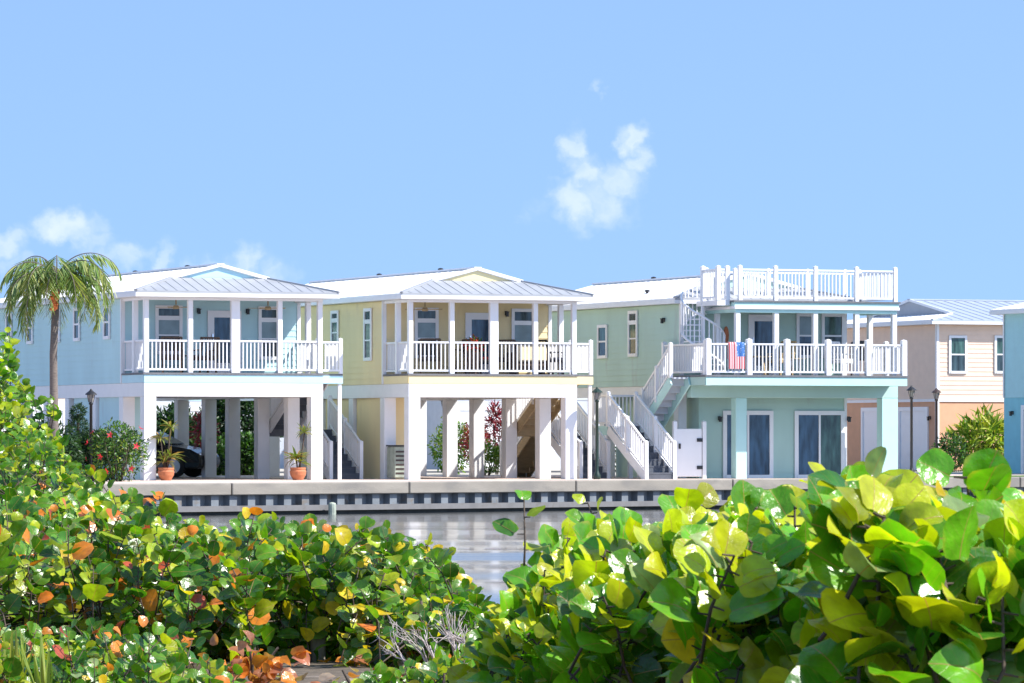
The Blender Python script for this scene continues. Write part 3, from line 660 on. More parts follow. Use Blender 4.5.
# openings
wf = wl3['front']
def fa(px, v=V3): return f3.u(px, v)
door(wf, fa(763)-U0, .78, ZD, ZD+1.68, h3)
window(wf, fa(805)-U0, .40, 3.55, 4.66, h3, 'hung', low='glassblue'); window(wf, fa(832.5)-U0, .55, 3.55, 4.66, h3, 'hung', high='glassgreen')
g3 = gw['front']; a_ = U0+.55
window(g3, (fa(723)+fa(772))/2-a_, fa(772)-fa(723)-.2, .10, 1.82, h3, 'slider', name='sliding_door', low='glassblue', high='glassblue', trim=.12)
window(g3, (fa(794)+fa(844))/2-a_, fa(844)-fa(794)-.24, .10, 1.82, h3, 'slider', name='sliding_door', low='glassblue', high='glassgreen', trim=.12)
lantern(g3, fa(719)-a_, 1.72, h3); lantern(g3, fa(848)-a_, 1.72, h3); 
window(wl3['left'], f3.v(634, U0)-V3, .50, 3.62, 4.78, h3, 'transom', high='glassgreen'); window(wl3['left'], f3.v(603.5, U0)-V3, .55, 3.60, 4.42, h3, 'hung', high='glassgreen')
lantern(wl3['left'], f3.v(665, U0)-V3, 4.55, h3)
m = MB(); m.ball((f3.u(726,V3-.05), V3-.06, 4.1), (.09,.05,.26), 8, 6); m.build('wall_ornament', M['terra'], h3)
dutch_roof(h3, U1-U0, V3, L3, EZ, PITCH, OV, 1.35, lambda a, b: (a+U0, b), M['roofwhite'], M['roofgrey'], M['teal'], [(2.6, 5.6), (2.6, 10.3), (.6, 6.2), (.7, 11.5)])
MB().box(U0+.1, U0+.35, V3+.4, V3+.75, 0, ZF-.01).build('column', M['white'], h3)
for v in (5.2, 8, 11, 14): MB().box(U0, U0+.35, v, v+.35, 0, ZF-.3).build('column', M['white'], h3)
MB().box(U0+.003, U0+.3, V3+.1, L3, ZF-.30, ZF-.004).build('beam', M['white'], h3)
# stairs on house 3's left: one flight to the deck with a turn, and one to the side door
zl = 1.50
stair(h3, -.62, -.05, 1.05, ZD-.06, 3.0, zl, 'tealtrim', (True, False), 'palegrey')
MB().box(-1.72, -.06, 3.02, 4.1, zl-.26, zl).build('landing', M['tealtrim'], h3)
m = MB(); railing(m, (-1.68,3.05), (-1.68,4.05), zl, ps=.11); m.build('railing', M['vinyl'], h3)
m = MB(); railing(m, (-1.6,4.05), (-.1,4.05), zl, ends=False); m.build('railing', M['vinyl'], h3)
for u in (-1.66,-.95): MB().box(u-.06, u+.06, 3.1, 3.22, 0, zl-.262).build('landing_post', M['vinyl'], h3)
stair(h3, -1.70, -.84, 3.0, zl, .30, .0, 'soffit', (True, True))
# ---- house 4: peach and cream, ridge along its front, gablet on the shaded end
f4 = Frame(937, 180); h4 = tag(empty('peach_house', f4.o, ANG), 'peach and cream house with blue grey roof beyond the teal house', 'house')
Z4 = 2.58; E4 = 5.42; B4 = 9.2; L4 = 11
wl4 = body(h4, 0, L4, 0, B4, Z4, E4-.155, M['cream'])
MB().box(-.0, L4, -.0, B4, 0, Z4-.10).build('ground_floor_wall', M['peach'], h4)
m = MB(); m.box(-.04, L4+.04, -.04, B4+.04, Z4-.10, Z4-.002); m.build('belt_trim', M['white'], h4)
MB().box(-.045, .07, -.045, .07, 0, Z4-.102).build('corner_trim', M['white'], h4)
dutch_roof(h4, B4, 0, L4, E4, .17, .4, 1.6, lambda a, b: (b, a), M['roofblue'], M['roofwhite'], M['roofgrey'])
window(wl4['front'], f4.u(957.5, 0), .55, f4.z(371,.7,0), f4.z(338,.7,0), h4, 'hung', high='glassgreen')
window(wl4['front'], f4.u(1003, 0), .55, f4.z(371,2.6,0), f4.z(338,2.6,0), h4, 'hung', high='glassgreen')
gl4 = Wall((0,0),(0,1),(-1,0))
garage_door(gl4, f4.v(927,0), f4.v(901,0), 0, 2.15, h4); garage_door(gl4, f4.v(893,0), f4.v(864,0), 0, 2.15, h4)
lantern(gl4, f4.v(930.5,0), 1.9, h4)
# ---- house 5: blue house at the right edge
o5 = at(1004, 440, 166); o5.z = 0; o5 = o5-Vector((-SA*10, CA*10, 0))
h5 = tag(empty('blue_house', o5, ANG), 'blue green house cut by the right edge of the photo', 'house')
wl5 = body(h5, 0, 6, 0, 10, 2.5, E4-.15, M['deepblue'])
MB().box(.0, 6, .0, 10, 0, 2.498).build('ground_floor_wall', M['deepblue2'], h5)
dutch_roof(h5, 6, 0, 10, E4, .2, .35, 1.5, lambda a, b: (a, b), M['roofwhite'], M['roofgrey'], M['deepblue'])
gl5 = Wall((0,0),(0,1),(-1,0)); garage_door(gl5, 6.0, 8.55, 0, 2.1, h5); lantern(gl5, 9.35, 2.0, h5)
# ---- houses across the street, seen between the stilts
def far_house(label, px, Y, W, D, m_low, m_up, doors):
    fr = Frame(px, Y); h = tag(empty('garage_house', fr.o, ANG), label, 'house')
    MB().box(0, W, 0, D, 0, 2.6).build('ground_floor_wall', m_low, h)
    body(h, 0, W, 0, D, 2.602, 5.0, m_up)
    dutch_roof(h, W, 0, D, 5.2, .2, .3, 1.5, lambda a, b: (a, b), M['roofwhite'], M['roofgrey'], m_up)
    g = Wall((0,0),(1,0),(0,-1))
    for a, b_ in doors: garage_door(g, a, b_, 0, 2.2, h)
    return h
far_house('pale grey garage house seen between the yellow house columns', 446, 186, 6.5, 9, M['palegrey'], M['palegrey'], [(.5,2.9),(3.4,4.2)])
far_house('grey garage house glimpsed behind the light blue house columns', 150, 190, 7.5, 9, M['palegrey'], M['blue'], [(1.0,3.4)])
far_house('cream garage house glimpsed beyond the side stairs of the teal house', 575, 190, 6.5, 9, M['cream'], M['cream'], [(1.0,3.4)])
far_house('white house glimpsed under the shaded left wing of the blue house', -30, 186, 6.5, 9, M['white'], M['cream'], [(1.2,3.6)])
# ------------------------------------------------------------------ things around the houses
def loc_on(fr, u, v, z=0): q = fr.o+Vector((u*CA-v*SA, u*SA+v*CA, z)); return q
def lamp_post(px, Y, h, label, mm, head='lamp'):
    r = tag(empty('lamp_post', (gx(px,Y), Y, 0)), label, 'lamp post', 'lamp posts around the houses')
    MB().lathe([(.10,0),(.10,.12),(.055,.2),(.045,.3),(.04,h-.35),(.06,h-.33),(.06,h-.29),(.03,h-.27)], (0,0,0), 12).build('pole', mm, r, smooth=True)
    MB().lathe([(.06,h-.268),(.10,h-.08)], (0,0,0), 6).build('lantern_glass', M[head], r)
    MB().lathe([(.16,h-.078),(.15,h-.05),(.05,h+.03),(.015,h+.08)], (0,0,0), 12).build('lantern_cap', mm, r)
    fm = MB()
    for k in range(6): a = 2*PI*k/6; fm.bar((.063*math.cos(a), .063*math.sin(a), h-.28), (.103*math.cos(a), .103*math.sin(a), h-.075), .012, .012)
    fm.build('lantern_frame', mm, r); return r
lamp_post(91, 133, 2.38, 'black lamp post beside red hibiscus and dark topiary', M['black'])
lamp_post(597, 139.5, 2.50, 'dark green lamp post between the yellow and teal houses', M['greenmetal'])
lamp_post(911.5, 156, 2.72, 'slim black lamp post before the white garage doors', M['black'])
lamp_post(936.5, 163, 2.72, 'brown lamp post at the corner of the peach house', M['dark'])
lamp_post(444, 168, 2.5, 'black lamp post across the street, seen between yellow house columns', M['black'])
PAL_STRAP = [(3,(.16,.22,.05)),(2,(.25,.24,.06)),(1,(.30,.20,.06))]
def dracaena(px, Y, heads, label):
    r = tag(empty('potted_dracaena', (gx(px,Y), Y, 0)), label, 'potted plant', 'potted plants under the blue house')
    MB().lathe([(.13,0),(.15,.03),(.21,.14),(.23,.24),(.20,.29),(.215,.30),(.215,.35),(.18,.35),(.175,.30),(.02,.29)], (0,0,0), 24).build('pot', M['terra'], r, smooth=False)
    st_ = MB(); lv = Leaves(NARROW)
    for (dx, dy, z, n, s_) in heads:
        st_.tube([(dx*.2,dy*.2,.28),(dx*.7,dy*.7,.28+(z-.28)*.6),(dx,dy,z)], [.025,.02,.018], 6)
        for k in range(n):
            a = k*2.4; e = random.uniform(-.25, 1.1); d = Vector((math.cos(a), math.sin(a), e))
            lv.put(Vector((dx,dy,z)), d, Vector((0,0,1))+d*-.3, s_*random.uniform(.7,1.1), pick(PAL_STRAP), 1.6)
    st_.build('stem', M['bark'], r, smooth=True); lv.build('foliage', SMALL, r); return r
dracaena(166, 135.6, [(.12,-.05,1.45,22,.17),(-.15,.02,1.15,24,.18),(.10,.08,.62,34,.22),(-.03,0,.5,20,.2)], 'terracotta pot of tall spiky dracaena beside the left front column')
dracaena(298, 136.8, [(.18,0,1.30,22,.17),(-.05,.05,.60,34,.22),(.05,0,.48,14,.18)], 'terracotta pot of low spiky plant beside the right front column')
# white gate beside the teal house
g_ = tag(empty('garden_gate', loc_on(f3, f3.u(677,1.6), 1.6), ANG), 'plain white garden gate with black hinges at foot of the stairs', 'gate')
gwid = f3.u(702,1.6)-f3.u(677,1.6)
MB().box(0, gwid, 0, .05, .06, 1.42).build('gate_panel', M['vinyl'], g_, bevel=.01)
for u in (-.11, gwid+.02): m = MB(); rail_post(m, (u+.05,.025), 0, 1.5, .11, .12); m.build('gate_post', M['vinyl'], g_)
for z in (.32,1.10): MB().box(gwid-.16, gwid+.10, -.022, -.002, z-.05, z+.05).build('hinge', M['black'], g_)
MB().box(.05, .10, -.04, -.002, .85, 1.0).build('latch', M['black'], g_)
# ---- balcony furniture
def chair(loc, rz, frame, cloth, label, group='chairs on the balconies'):
    r = tag(empty('patio_chair', loc, rz), label, 'chair', group)
    MB().box(-.27,.27,-.26,.26,.36,.42).build('seat', frame, r, bevel=.01)
    m = MB(); m.bar((-.27,.24,.40),(-.27,.36,.98),.05,.05); m.bar((.27,.24,.40),(.27,.36,.98),.05,.05)
    for i in range(7): u = -.22+.0733*i; m.bar((u,.245,.44),(u,.355,.95),.03,.02)
    m.bar((-.27,.36,.97),(.27,.36,.97),.05,.05); m.build('backrest', frame, r)
    for (x, y) in ((-.25,-.24),(.25,-.24),(-.25,.24),(.25,.24)): MB().box(x-.022,x+.022,y-.022,y+.022,0,.358).build('leg', frame, r)
    for x in (-.29,.29): m = MB(); m.bar((x,-.26,.62),(x,.30,.64),.06,.03); m.bar((x,-.24,.36),(x,-.24,.61),.035,.035); m.build('armrest', frame, r)
    MB().box(-.24,.24,-.24,.22,.422,.49).build('cushion', cloth, r, bevel=.02); return r
def table(loc, rz, frame, top, R0, hgt, label):
    r = tag(empty('patio_table', loc, rz), label, 'table', 'tables on the balconies')
    MB().lathe([(R0*.96,hgt-.035),(R0,hgt-.02),(R0,hgt)], (0,0,0), 24).build('tabletop', top, r)
    for k in range(4):
        a = PI/4+k*PI/2; MB().bar((R0*.75*math.cos(a), R0*.75*math.sin(a), 0), (R0*.5*math.cos(a), R0*.5*math.sin(a), hgt-.036), .04, .04).build('leg', frame, r)
    return r
chair(loc_on(f1, f1.u(172,1.0), 1.0, ZD), ANG+2.8, M['wicker'], M['greycloth'], 'dark wicker chair below the left window of the blue balcony')
chair(loc_on(f1, f1.u(204,1.2), 1.2, ZD), ANG+3.3, M['wicker'], M['greycloth'], 'dark wicker chair left of the blue balcony door')
table(loc_on(f1, f1.u(187,1.3), 1.3, ZD), 0, M['black'], M['greycloth'], .25, .5, 'small dark round table between the two blue balcony chairs')
chair(loc_on(f2, f2.u(430,1.0), 1.0, ZD), ANG+2.8, M['wicker'], M['greycloth'], 'brown wicker chair at the left of the yellow balcony')
chair(loc_on(f2, f2.u(478,1.1), 1.1, ZD), ANG+.2, M['wicker'], M['redcloth'], 'brown wicker chair with red cushion before the yellow house door')
table(loc_on(f2, f2.u(462,.9), .9, ZD), 0, M['wicker'], M['wicker'], .32, .7, 'round brown wicker table on the yellow balcony')
chair(loc_on(f2, f2.u(505,1.1), 1.1, ZD), ANG-.4, M['wicker'], M['wicker'], 'bare brown wicker chair right of the thick post on yellow balcony')
chair(loc_on(f2, f2.u(551,1.1), 1.1, ZD), ANG+1.8, M['black'], M['greycloth'], 'black metal chair at the right end of the yellow balcony')
sf = tag(empty('wicker_sofa', loc_on(f2, f2.u(527,.85), .85, ZD), ANG+PI), 'cream cushioned sofa below the right window of the yellow balcony', 'sofa')
MB().box(-.45,.45,-.3,.35,.08,.36).build('base', M['wicker'], sf, bevel=.02); MB().box(-.44,.44,-.3,.25,.362,.5).build('seat_cushion', M['cushion'], sf, bevel=.04)
MB().box(-.44,.44,.252,.42,.365,.82).build('back_cushion', M['cushion'], sf, bevel=.04)
for x in (-.52,.452): MB().box(x,x+.07,-.3,.42,.08,.62).build('armrest', M['wicker'], sf, bevel=.02)
for x in (-.4,.4): MB().box(x-.03,x+.03,-.25,.3,0,.078).build('leg', M['wicker'], sf)
rp = tag(empty('flower_planter', loc_on(f2, f2.u(474,.35), .35, ZD)), 'planter of red flowers behind the yellow balcony rail', 'planter')
MB().lathe([(.14,0),(.18,.5),(.20,.62),(.17,.62),(.16,.58)], (0,0,0), 18).build('pot', M['wicker'], rp)
lv = Leaves(BLADE); blob_leaves(lv, Vector((0,0,0)), (0,0,.80), (.24,.22,.20), 150, .07, [(2,(.5,.03,.02)),(2,(.05,.13,.02))]); lv.build('foliage', SMALL, rp)
table(loc_on(f3, f3.u(757,.95), .95, ZD), 0, M['tan'], M['tan'], .42, .55, 'round timber table left of centre on the teal balcony')
chair(loc_on(f3, f3.u(780,1.1), 1.1, ZD), ANG-1.2, M['tan'], M['cushion'], 'timber chair with cream cushion at the teal balcony centre')
chair(loc_on(f3, f3.u(842,1.1), 1.1, ZD), ANG+.4, M['vinyl'], M['vinyl'], 'white chair below the right window of the teal balcony')
table(loc_on(f3, f3.u(795,.8), .8, ZD), 0, M['vinyl'], M['cushion'], .3, .5, 'small round cream topped table beside the teal balcony chair')
gr = tag(empty('barbecue_grill', loc_on(f3, f3.u(861,1.3), 1.3, ZD), ANG), 'black barbecue grill at the right end of the teal balcony', 'grill')
MB().box(-.25,.25,-.2,.2,.45,.8).build('firebox', M['black'], gr, bevel=.02); MB().prism([(-.2,.802),(.2,.802),(.17,.98),(-.12,1.02)], 'x', -.25, .25).build('lid', M['black'], gr, bevel=.02)
for x in (-.22,.22):
    for y in (-.17,.17): MB().box(x-.02,x+.02,y-.02,y+.02,0,.449).build('leg', M['black'], gr)
# flag towel hung over the teal house's rail
tw = MB(); ut0, ut1 = f3.u(728.5,.03), f3.u(744.5,.03); n = 16; zt_ = ZD+.915
prof = [(.115,ZD+.45),(.112,ZD+.7),(.11,ZD+.86),(.095,zt_),(.07,zt_+.006),(.045,zt_),(.026,ZD+.86),(.016,ZD+.7),(.012,ZD+.5),(.010,ZD+.30),(.012,ZD+.17)]
vs = [(ut0+(ut1-ut0)*i/n, v-.012*(1+math.sin(i*1.1))*(1 if v < .05 else -1)*.8, z) for (v, z) in prof for i in range(n+1)]
tw.add(vs, [(j*(n+1)+i, j*(n+1)+i+1, (j+1)*(n+1)+i+1, (j+1)*(n+1)+i) for j in range(len(prof)-1) for i in range(n)])
fm = bpy.data.materials.new('flag towel cloth'); fm.use_nodes = True; nt = fm.node_tree; N = nt.nodes; L = nt.links; b = N['Principled BSDF']; b.inputs['Roughness'].default_value = .9
tc = N.new('ShaderNodeTexCoord'); sx = N.new('ShaderNodeSeparateXYZ'); L.new(tc.outputs['Object'], sx.inputs[0])
def mth(op, a, c=None):
    q = N.new('ShaderNodeMath'); q.operation = op
    for i, x in enumerate((a, c)):
        if x is None: continue
        if isinstance(x, (int, float)): q.inputs[i].default_value = x
        else: L.new(x, q.inputs[i])
    return q.outputs[0]
fu = mth('DIVIDE', mth('SUBTRACT', sx.outputs['X'], ut0), ut1-ut0)
stripe = mth('LESS_THAN', mth('FRACT', mth('MULTIPLY', fu, 6.5)), .5)
canton = mth('MULTIPLY', mth('GREATER_THAN', fu, .48), mth('GREATER_THAN', sx.outputs['Z'], ZD+.52))
vo = N.new('ShaderNodeTexVoronoi'); vo.inputs['Scale'].default_value = 16; L.new(tc.outputs['Object'], vo.inputs['Vector'])
stars = mth('LESS_THAN', vo.outputs['Distance'], .22)
def mixc(f_, a, c):
    q = N.new('ShaderNodeMix'); q.data_type = 'RGBA'; L.new(f_, q.inputs['Factor'])
    for nm, x in (('A', a), ('B', c)):
        if isinstance(x, tuple): q.inputs[nm].default_value = (*x, 1)
        else: L.new(x, q.inputs[nm])
    return q.outputs['Result']
L.new(mixc(canton, mixc(stripe, (.66,.55,.55), (.52,.09,.11)), mixc(stars, (.05,.16,.42), (.7,.7,.72))), b.inputs['Base Color'])
to = tw.build('flag_towel', fm, recalc=False); to.location = f3.o; to.rotation_euler = (0,0,ANG)
sm = to.modifiers.new('thick', 'SOLIDIFY'); sm.thickness = .006
tag(to, 'stars and stripes towel draped over the teal balcony rail', 'towel')
# ---- car under the blue house
def car(loc, rz, label):
    r = tag(empty('parked_car', loc, rz), label, 'car')
    prof = [(-2.2,.35),(-2.25,.62),(-2.15,.88),(-1.75,.96),(-1.1,1.36),(-.2,1.42),(.45,1.32),(1.15,.95),(1.9,.82),(2.2,.66),(2.25,.42),(2.15,.25),(-2.1,.25)]
    m = MB(); ws = []
    for sgn in (-1, 1):
        ring = [(x, sgn*(.86 if z < .97 else .86-.20*(z-.95)/.47), z) for x, z in prof]; ws.append(ring)
    n = len(prof); m.add(ws[0]+ws[1], [tuple(range(n)), tuple(range(2*n-1, n-1, -1))]+[(i, n+i, n+(i+1)%n, (i+1)%n) for i in range(n)])
    bd = m.build('body', M['carpaint'], r, bevel=.05)
    for sgn in (-1, 1):
        m = MB(); q = [(-1.45,1.0),(-1.0,1.30),(-.25,1.36),(.35,1.27),(.85,1.0)]; m.add([(x, sgn*(.872-.20*(z-.95)/.47), z) for x, z in q]+[(x, sgn*(.862-.20*(z-.95)/.47), z) for x, z in q], [(0,1,2,3,4),(9,8,7,6,5)]+[(i, i+5, (i+1)%5+5, (i+1)%5) for i in range(5)]); m.build('side_window', M['glass'], r)
        m = MB(); m.ball((2.08, sgn*.62, .66), (.14,.16,.08), 10, 6); m.build('headlight', M['chrome'], r)
        m = MB(); m.box(.72, .9, sgn*.9-.09, sgn*.9+.09, .96, 1.08); m.build('mirror', M['carpaint'], r, bevel=.02)
    m = MB(); m.add([(.50,-.66,1.315),(.50,.66,1.315),(1.12,.76,.985),(1.12,-.76,.985),(.52,-.66,1.335),(.52,.66,1.335),(1.14,.76,1.0),(1.14,-.76,1.0)], [(0,1,2,3),(7,6,5,4),(0,4,5,1),(1,5,6,2),(2,6,7,3),(3,7,4,0)]); m.build('windscreen', M['glass'], r)
    for x in (-1.35,1.4):
        for sgn in (-1, 1):
            m = MB(); m.tube([(x,sgn*.72,.33),(x,sgn*.90,.33)], .33, 20); w_ = m.build('wheel', M['rubber'], r); m = MB(); m.tube([(x,sgn*.9005,.33),(x,sgn*.915,.33)], .21, 14); m.build('rim', M['chrome'], w_)
    return r
car((gx(139,147), 147, .004), -.28, 'black saloon car parked under the light blue house')
# air conditioner beside house 2's storage
ac = tag(empty('air_conditioner', loc_on(f2, .32, 1.45), ANG), 'grey green air conditioner box behind the yellow house left front column', 'air conditioner')
MB().box(-.30,.30,-.3,.3,.05,.92).build('casing', M['pile'], ac, bevel=.02); MB().box(-.32,.32,-.32,.32,.922,.96).build('lid', M['black'], ac)
for k in range(6): MB().box(-.26,.26,-.312,-.302,.15+k*.12,.20+k*.12).build('louvre', M['dark'], ac)
# ------------------------------------------------------------------ plants of the far bank
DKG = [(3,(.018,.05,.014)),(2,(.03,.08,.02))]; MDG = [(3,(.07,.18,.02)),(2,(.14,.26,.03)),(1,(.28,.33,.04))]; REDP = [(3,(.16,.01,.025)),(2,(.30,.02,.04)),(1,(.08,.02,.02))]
def flowers(root, c, r, n, col, names='flower'):
    o = Vector(root.location)
    for k in range(n):
        a = random.uniform(PI*.9, 2.1*PI); e = random.uniform(-.7,.9); d = Vector((math.cos(a)*math.cos(e), math.sin(a)*math.cos(e), math.sin(e)))
        p = Vector((c[0]+d.x*r[0]*1.12, c[1]+d.y*r[1]*1.12, c[2]+d.z*r[2]*1.1))-o; lv = Leaves(BLADE); sd = d.orthogonal().normalized(); s2 = d.cross(sd)
        for j in range(5):
            t = 2*PI*j/5; q = sd*math.cos(t)+s2*math.sin(t); lv.put(p, q+d*.5, d-q*.3, .058, col, 1.2)
        lv.build('flower', SMALL, root)
c = tuple(at(118, 450, 132)); c = (c[0], c[1], .78); hb = bush('hibiscus_bush', 'green hibiscus bush with red flowers beside the left white column', 'bush', c, (.72,.6,.78), 1500, .055, MDG+DKG); flowers(hb, c, (.75,.65,.8), 9, (.62,.03,.06))
tp_ = tag(empty('clipped_topiary', (gx(78,134),134,0)), 'dark green clipped topiary left of the black lamp post', 'topiary'); lv = Leaves(NARROW)
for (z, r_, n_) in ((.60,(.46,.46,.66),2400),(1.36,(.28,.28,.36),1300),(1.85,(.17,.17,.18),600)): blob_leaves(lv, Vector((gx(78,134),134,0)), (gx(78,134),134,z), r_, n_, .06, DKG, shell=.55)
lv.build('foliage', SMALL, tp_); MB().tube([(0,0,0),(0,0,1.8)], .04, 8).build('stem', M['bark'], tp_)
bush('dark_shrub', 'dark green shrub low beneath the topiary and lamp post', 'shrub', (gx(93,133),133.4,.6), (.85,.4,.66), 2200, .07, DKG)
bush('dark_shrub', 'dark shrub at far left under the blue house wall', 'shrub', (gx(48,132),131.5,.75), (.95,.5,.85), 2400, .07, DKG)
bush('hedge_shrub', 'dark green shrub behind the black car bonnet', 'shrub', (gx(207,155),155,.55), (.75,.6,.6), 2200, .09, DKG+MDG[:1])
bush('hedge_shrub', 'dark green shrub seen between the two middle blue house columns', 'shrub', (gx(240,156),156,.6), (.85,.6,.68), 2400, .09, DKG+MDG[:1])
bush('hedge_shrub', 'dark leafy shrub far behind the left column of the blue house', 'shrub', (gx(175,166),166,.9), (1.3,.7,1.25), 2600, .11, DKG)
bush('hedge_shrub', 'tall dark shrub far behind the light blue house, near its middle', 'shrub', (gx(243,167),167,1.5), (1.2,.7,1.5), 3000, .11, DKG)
bush('cordyline', 'tall dark red leafed plant beside the black car', 'plant', (gx(205,153),153,1.3), (.30,.28,.62), 240, .13, REDP, NARROW, stems=3)
bush('red_shrub', 'red and green leafed shrub in the yellow house carport', 'shrub', (gx(474,158),158,1.0), (.42,.4,.62), 420, .10, REDP+[(2,(.35,.05,.03))], NARROW, stems=4)
bush('green_shrub', 'bright green shrub left of the red one in the carport', 'shrub', (gx(452,160),160,.85), (.65,.5,.9), 900, .07, MDG)
bush('cordyline', 'dark red leafed plant above the low green carport bush', 'plant', (gx(497,159),159,1.5), (.32,.3,.7), 300, .13, REDP, NARROW, stems=3)
bush('green_shrub', 'round light green bush low behind yellow house columns', 'shrub', (gx(487,154),154,.55), (.55,.45,.5), 900, .055, [(2,(.16,.26,.03)),(1,(.08,.18,.02))])
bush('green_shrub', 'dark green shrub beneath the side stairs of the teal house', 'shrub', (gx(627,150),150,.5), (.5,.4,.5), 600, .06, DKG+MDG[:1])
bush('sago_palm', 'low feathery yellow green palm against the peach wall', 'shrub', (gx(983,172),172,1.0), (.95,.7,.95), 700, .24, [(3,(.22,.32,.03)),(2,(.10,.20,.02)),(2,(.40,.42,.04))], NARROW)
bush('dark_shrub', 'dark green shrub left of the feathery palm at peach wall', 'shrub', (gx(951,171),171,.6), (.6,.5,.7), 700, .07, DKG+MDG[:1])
# ---- queen palm
def palm(px, Y, zc, label):
    base = Vector((gx(px,Y), Y, 0)); r = tag(empty('queen_palm', base), label, 'palm tree')
    pts = [(0,0,-.05),(.03,0,zc*.3),(.01,0,zc*.65),(.08,0,zc-.25)]
    MB().tube(pts, [.15,.115,.10,.09], 14).build('trunk', M['palmbark'], r, smooth=True)
    MB().tube([(.08,0,zc-.28),(.09,0,zc+.0),(.10,0,zc+.3)], [.095,.11,.05], 10).build('crownshaft', M['palmbark'], r, smooth=True)
    top = Vector((.10,0,zc+.15)); nf = 23
    for k in range(nf):
        a = k*2.39996; e = 1.30-1.25*(k/nf); Lf = random.uniform(1.95,2.35); n = 18
        p = top.copy(); rach = [p.copy()]; dirs = []
        for i in range(n+1):
            ee = e-(2.2+.35*max(0, e))*(i/n)**1.1; d = Vector((math.cos(a)*math.cos(ee), math.sin(a)*math.cos(ee), math.sin(ee))); dirs.append(d)
            if i: p = p+d*(Lf/n); rach.append(p.copy())
        lv = Leaves(LEAFLET); 
        pal = [(3,(.17,.25,.07)),(2,(.30,.34,.12)),(1,(.09,.16,.05))] if e > -.05 else [(2,(.20,.20,.07)),(1,(.30,.26,.10)),(1,(.11,.15,.05))]
        for i in range(2, n+1):
            for q in (0, .5):
                P = rach[i-1].lerp(rach[i], q); D = dirs[i]; sd = D.cross(Vector((0,0,1))); sd = sd.normalized() if sd.length > .05 else Vector((1,0,0))
                ln = .32*math.sin(PI*min(1, .18+.80*i/n))**.7+.05
                for sg in (-1, 1):
                    t = sd*sg*.65+D*.55+Vector((0,0,-.6))+rv()*.13
                    lv.put(P, t, Vector((0,0,1))+sd*sg*.3, ln*random.uniform(.8,1.1), pick(pal), .5)
        fo = lv.build('frond', PALM, r)
        MB().tube(rach, [.022-.018*i/n for i in range(n+1)], 5).build('rachis', M['palmbark'], fo)
    fm_ = MB(); fm_.tube([(.08,-.05,zc-.1),(.05,-.24,zc-.15),(.05,-.26,zc-.45),(.05,-.26,zc-.66)], [.03,.06,.06,.03], 8)
    for k in range(70): fm_.ball((.05+random.gauss(0,.045), -.26+random.gauss(0,.045), zc-.42+random.uniform(-.26,.24)), .036, 6, 4)
    fm_.build('fruit_cluster', mat('orange palm fruit', (.70,.20,.05), .5, var=.2, scale=20), r, smooth=True)
    return r
palm(53, 129.5, 5.14, 'tall queen palm with orange fruit before the light blue wall')
# ------------------------------------------------------------------ near bank: sea grapes
L_MID = (.10,.24,.012); L_YEL = (.34,.42,.014)
def pal_left(t, f): return [(5,L_MID),(4.5,G_DEEP),(2.2,L_YEL),(.75,ORA),(.3,RED),(.35,YEL),(.3,PALE)]
def pal_tree(t, f): return [(5,L_MID),(3,G_DEEP),(2.6,L_YEL),(.8,G_YEL),(.1,ORA)]
def pal_mid(t, f): return [(4.5,L_MID),(4,G_DEEP),(1.6,L_YEL),(.9,YEL),(.2,ORA),(.6,PALE)]
def pal_right(t, f):
    if f > .8: return [(3,G_YEL),(1.6,G_MID),(.9,(.36,.38,.02)),(.4,PALE),(.18,YEL)]
    return [(4,G_MID),(2.4,G_DEEP),(2.2,G_YEL),(.18,YEL),(.3,PALE)]
SG = 'sea grape shrubs on the near bank'
shrub('sea_grape_tree', 'small sea grape tree at left edge rising before the blue wall', 'tree', -60, 30, 58, 61, [(-60,335),(-10,340),(6,334),(16,362),(28,392),(40,412),(60,440)], 1.30, 105, .14, pal_tree, ROUND_LO, [(54,400,59,.40,6),(46,410,59,.35,6),(34,398,59,.4,6),(10,332,59,.5,7)], SG, top_bias=1.0)
shrub('sea_grape_shrub', 'sea grape shrub below the small tree at the left edge', 'shrub', -60, 104, 50, 57, [(-60,430),(0,424),(35,418),(52,424),(64,448),(85,468),(110,486)], 1.0, 230, .13, pal_tree, ROUND_LO, (), SG, top_bias=1.0)
shrub('sea_grape_shrub', 'lower left sea grape shrub dotted with orange leaves', 'shrub', -60, 140, 31, 42, [(-60,476),(0,478),(40,484),(90,486),(130,488),(165,510)], 1.25, 640, .138, pal_left, ROUND_LO, (), SG, top_bias=.9, slope=.15)
shrub('sea_grape_shrub', 'sea grape shrub with orange leaves below the left white column', 'shrub', 110, 262, 31, 40, [(110,482),(150,488),(180,506),(215,514),(240,526),(265,560)], 1.2, 460, .138, pal_left, ROUND_LO, (), SG, top_bias=.9, slope=.12)
shrub('sea_grape_shrub', 'dark sea grape shrub with pale leaves below the blue house right column', 'shrub', 232, 375, 32, 37, [(232,514),(262,510),(300,522),(340,520),(375,532)], 1.12, 480, .138, pal_mid, ROUND_LO, (), SG, top_bias=.9)
shrub('sea_grape_shrub', 'sea grape shrub with golden leaves in front of the open water', 'shrub', 355, 498, 31, 36, [(355,524),(400,528),(440,545),(465,572),(485,602),(500,640)], 1.0, 460, .13, pal_mid, ROUND_LO, (), SG, top_bias=.9)
shrub('sea_grape_shrub', 'low sea grape shrub along the bottom edge at lower left', 'shrub', -60, 235, 26.5, 30, [(-60,612),(60,622),(130,618),(190,632),(235,660)], .42, 210, .105, pal_left, ROUND_LO, (), SG, top_bias=.9)
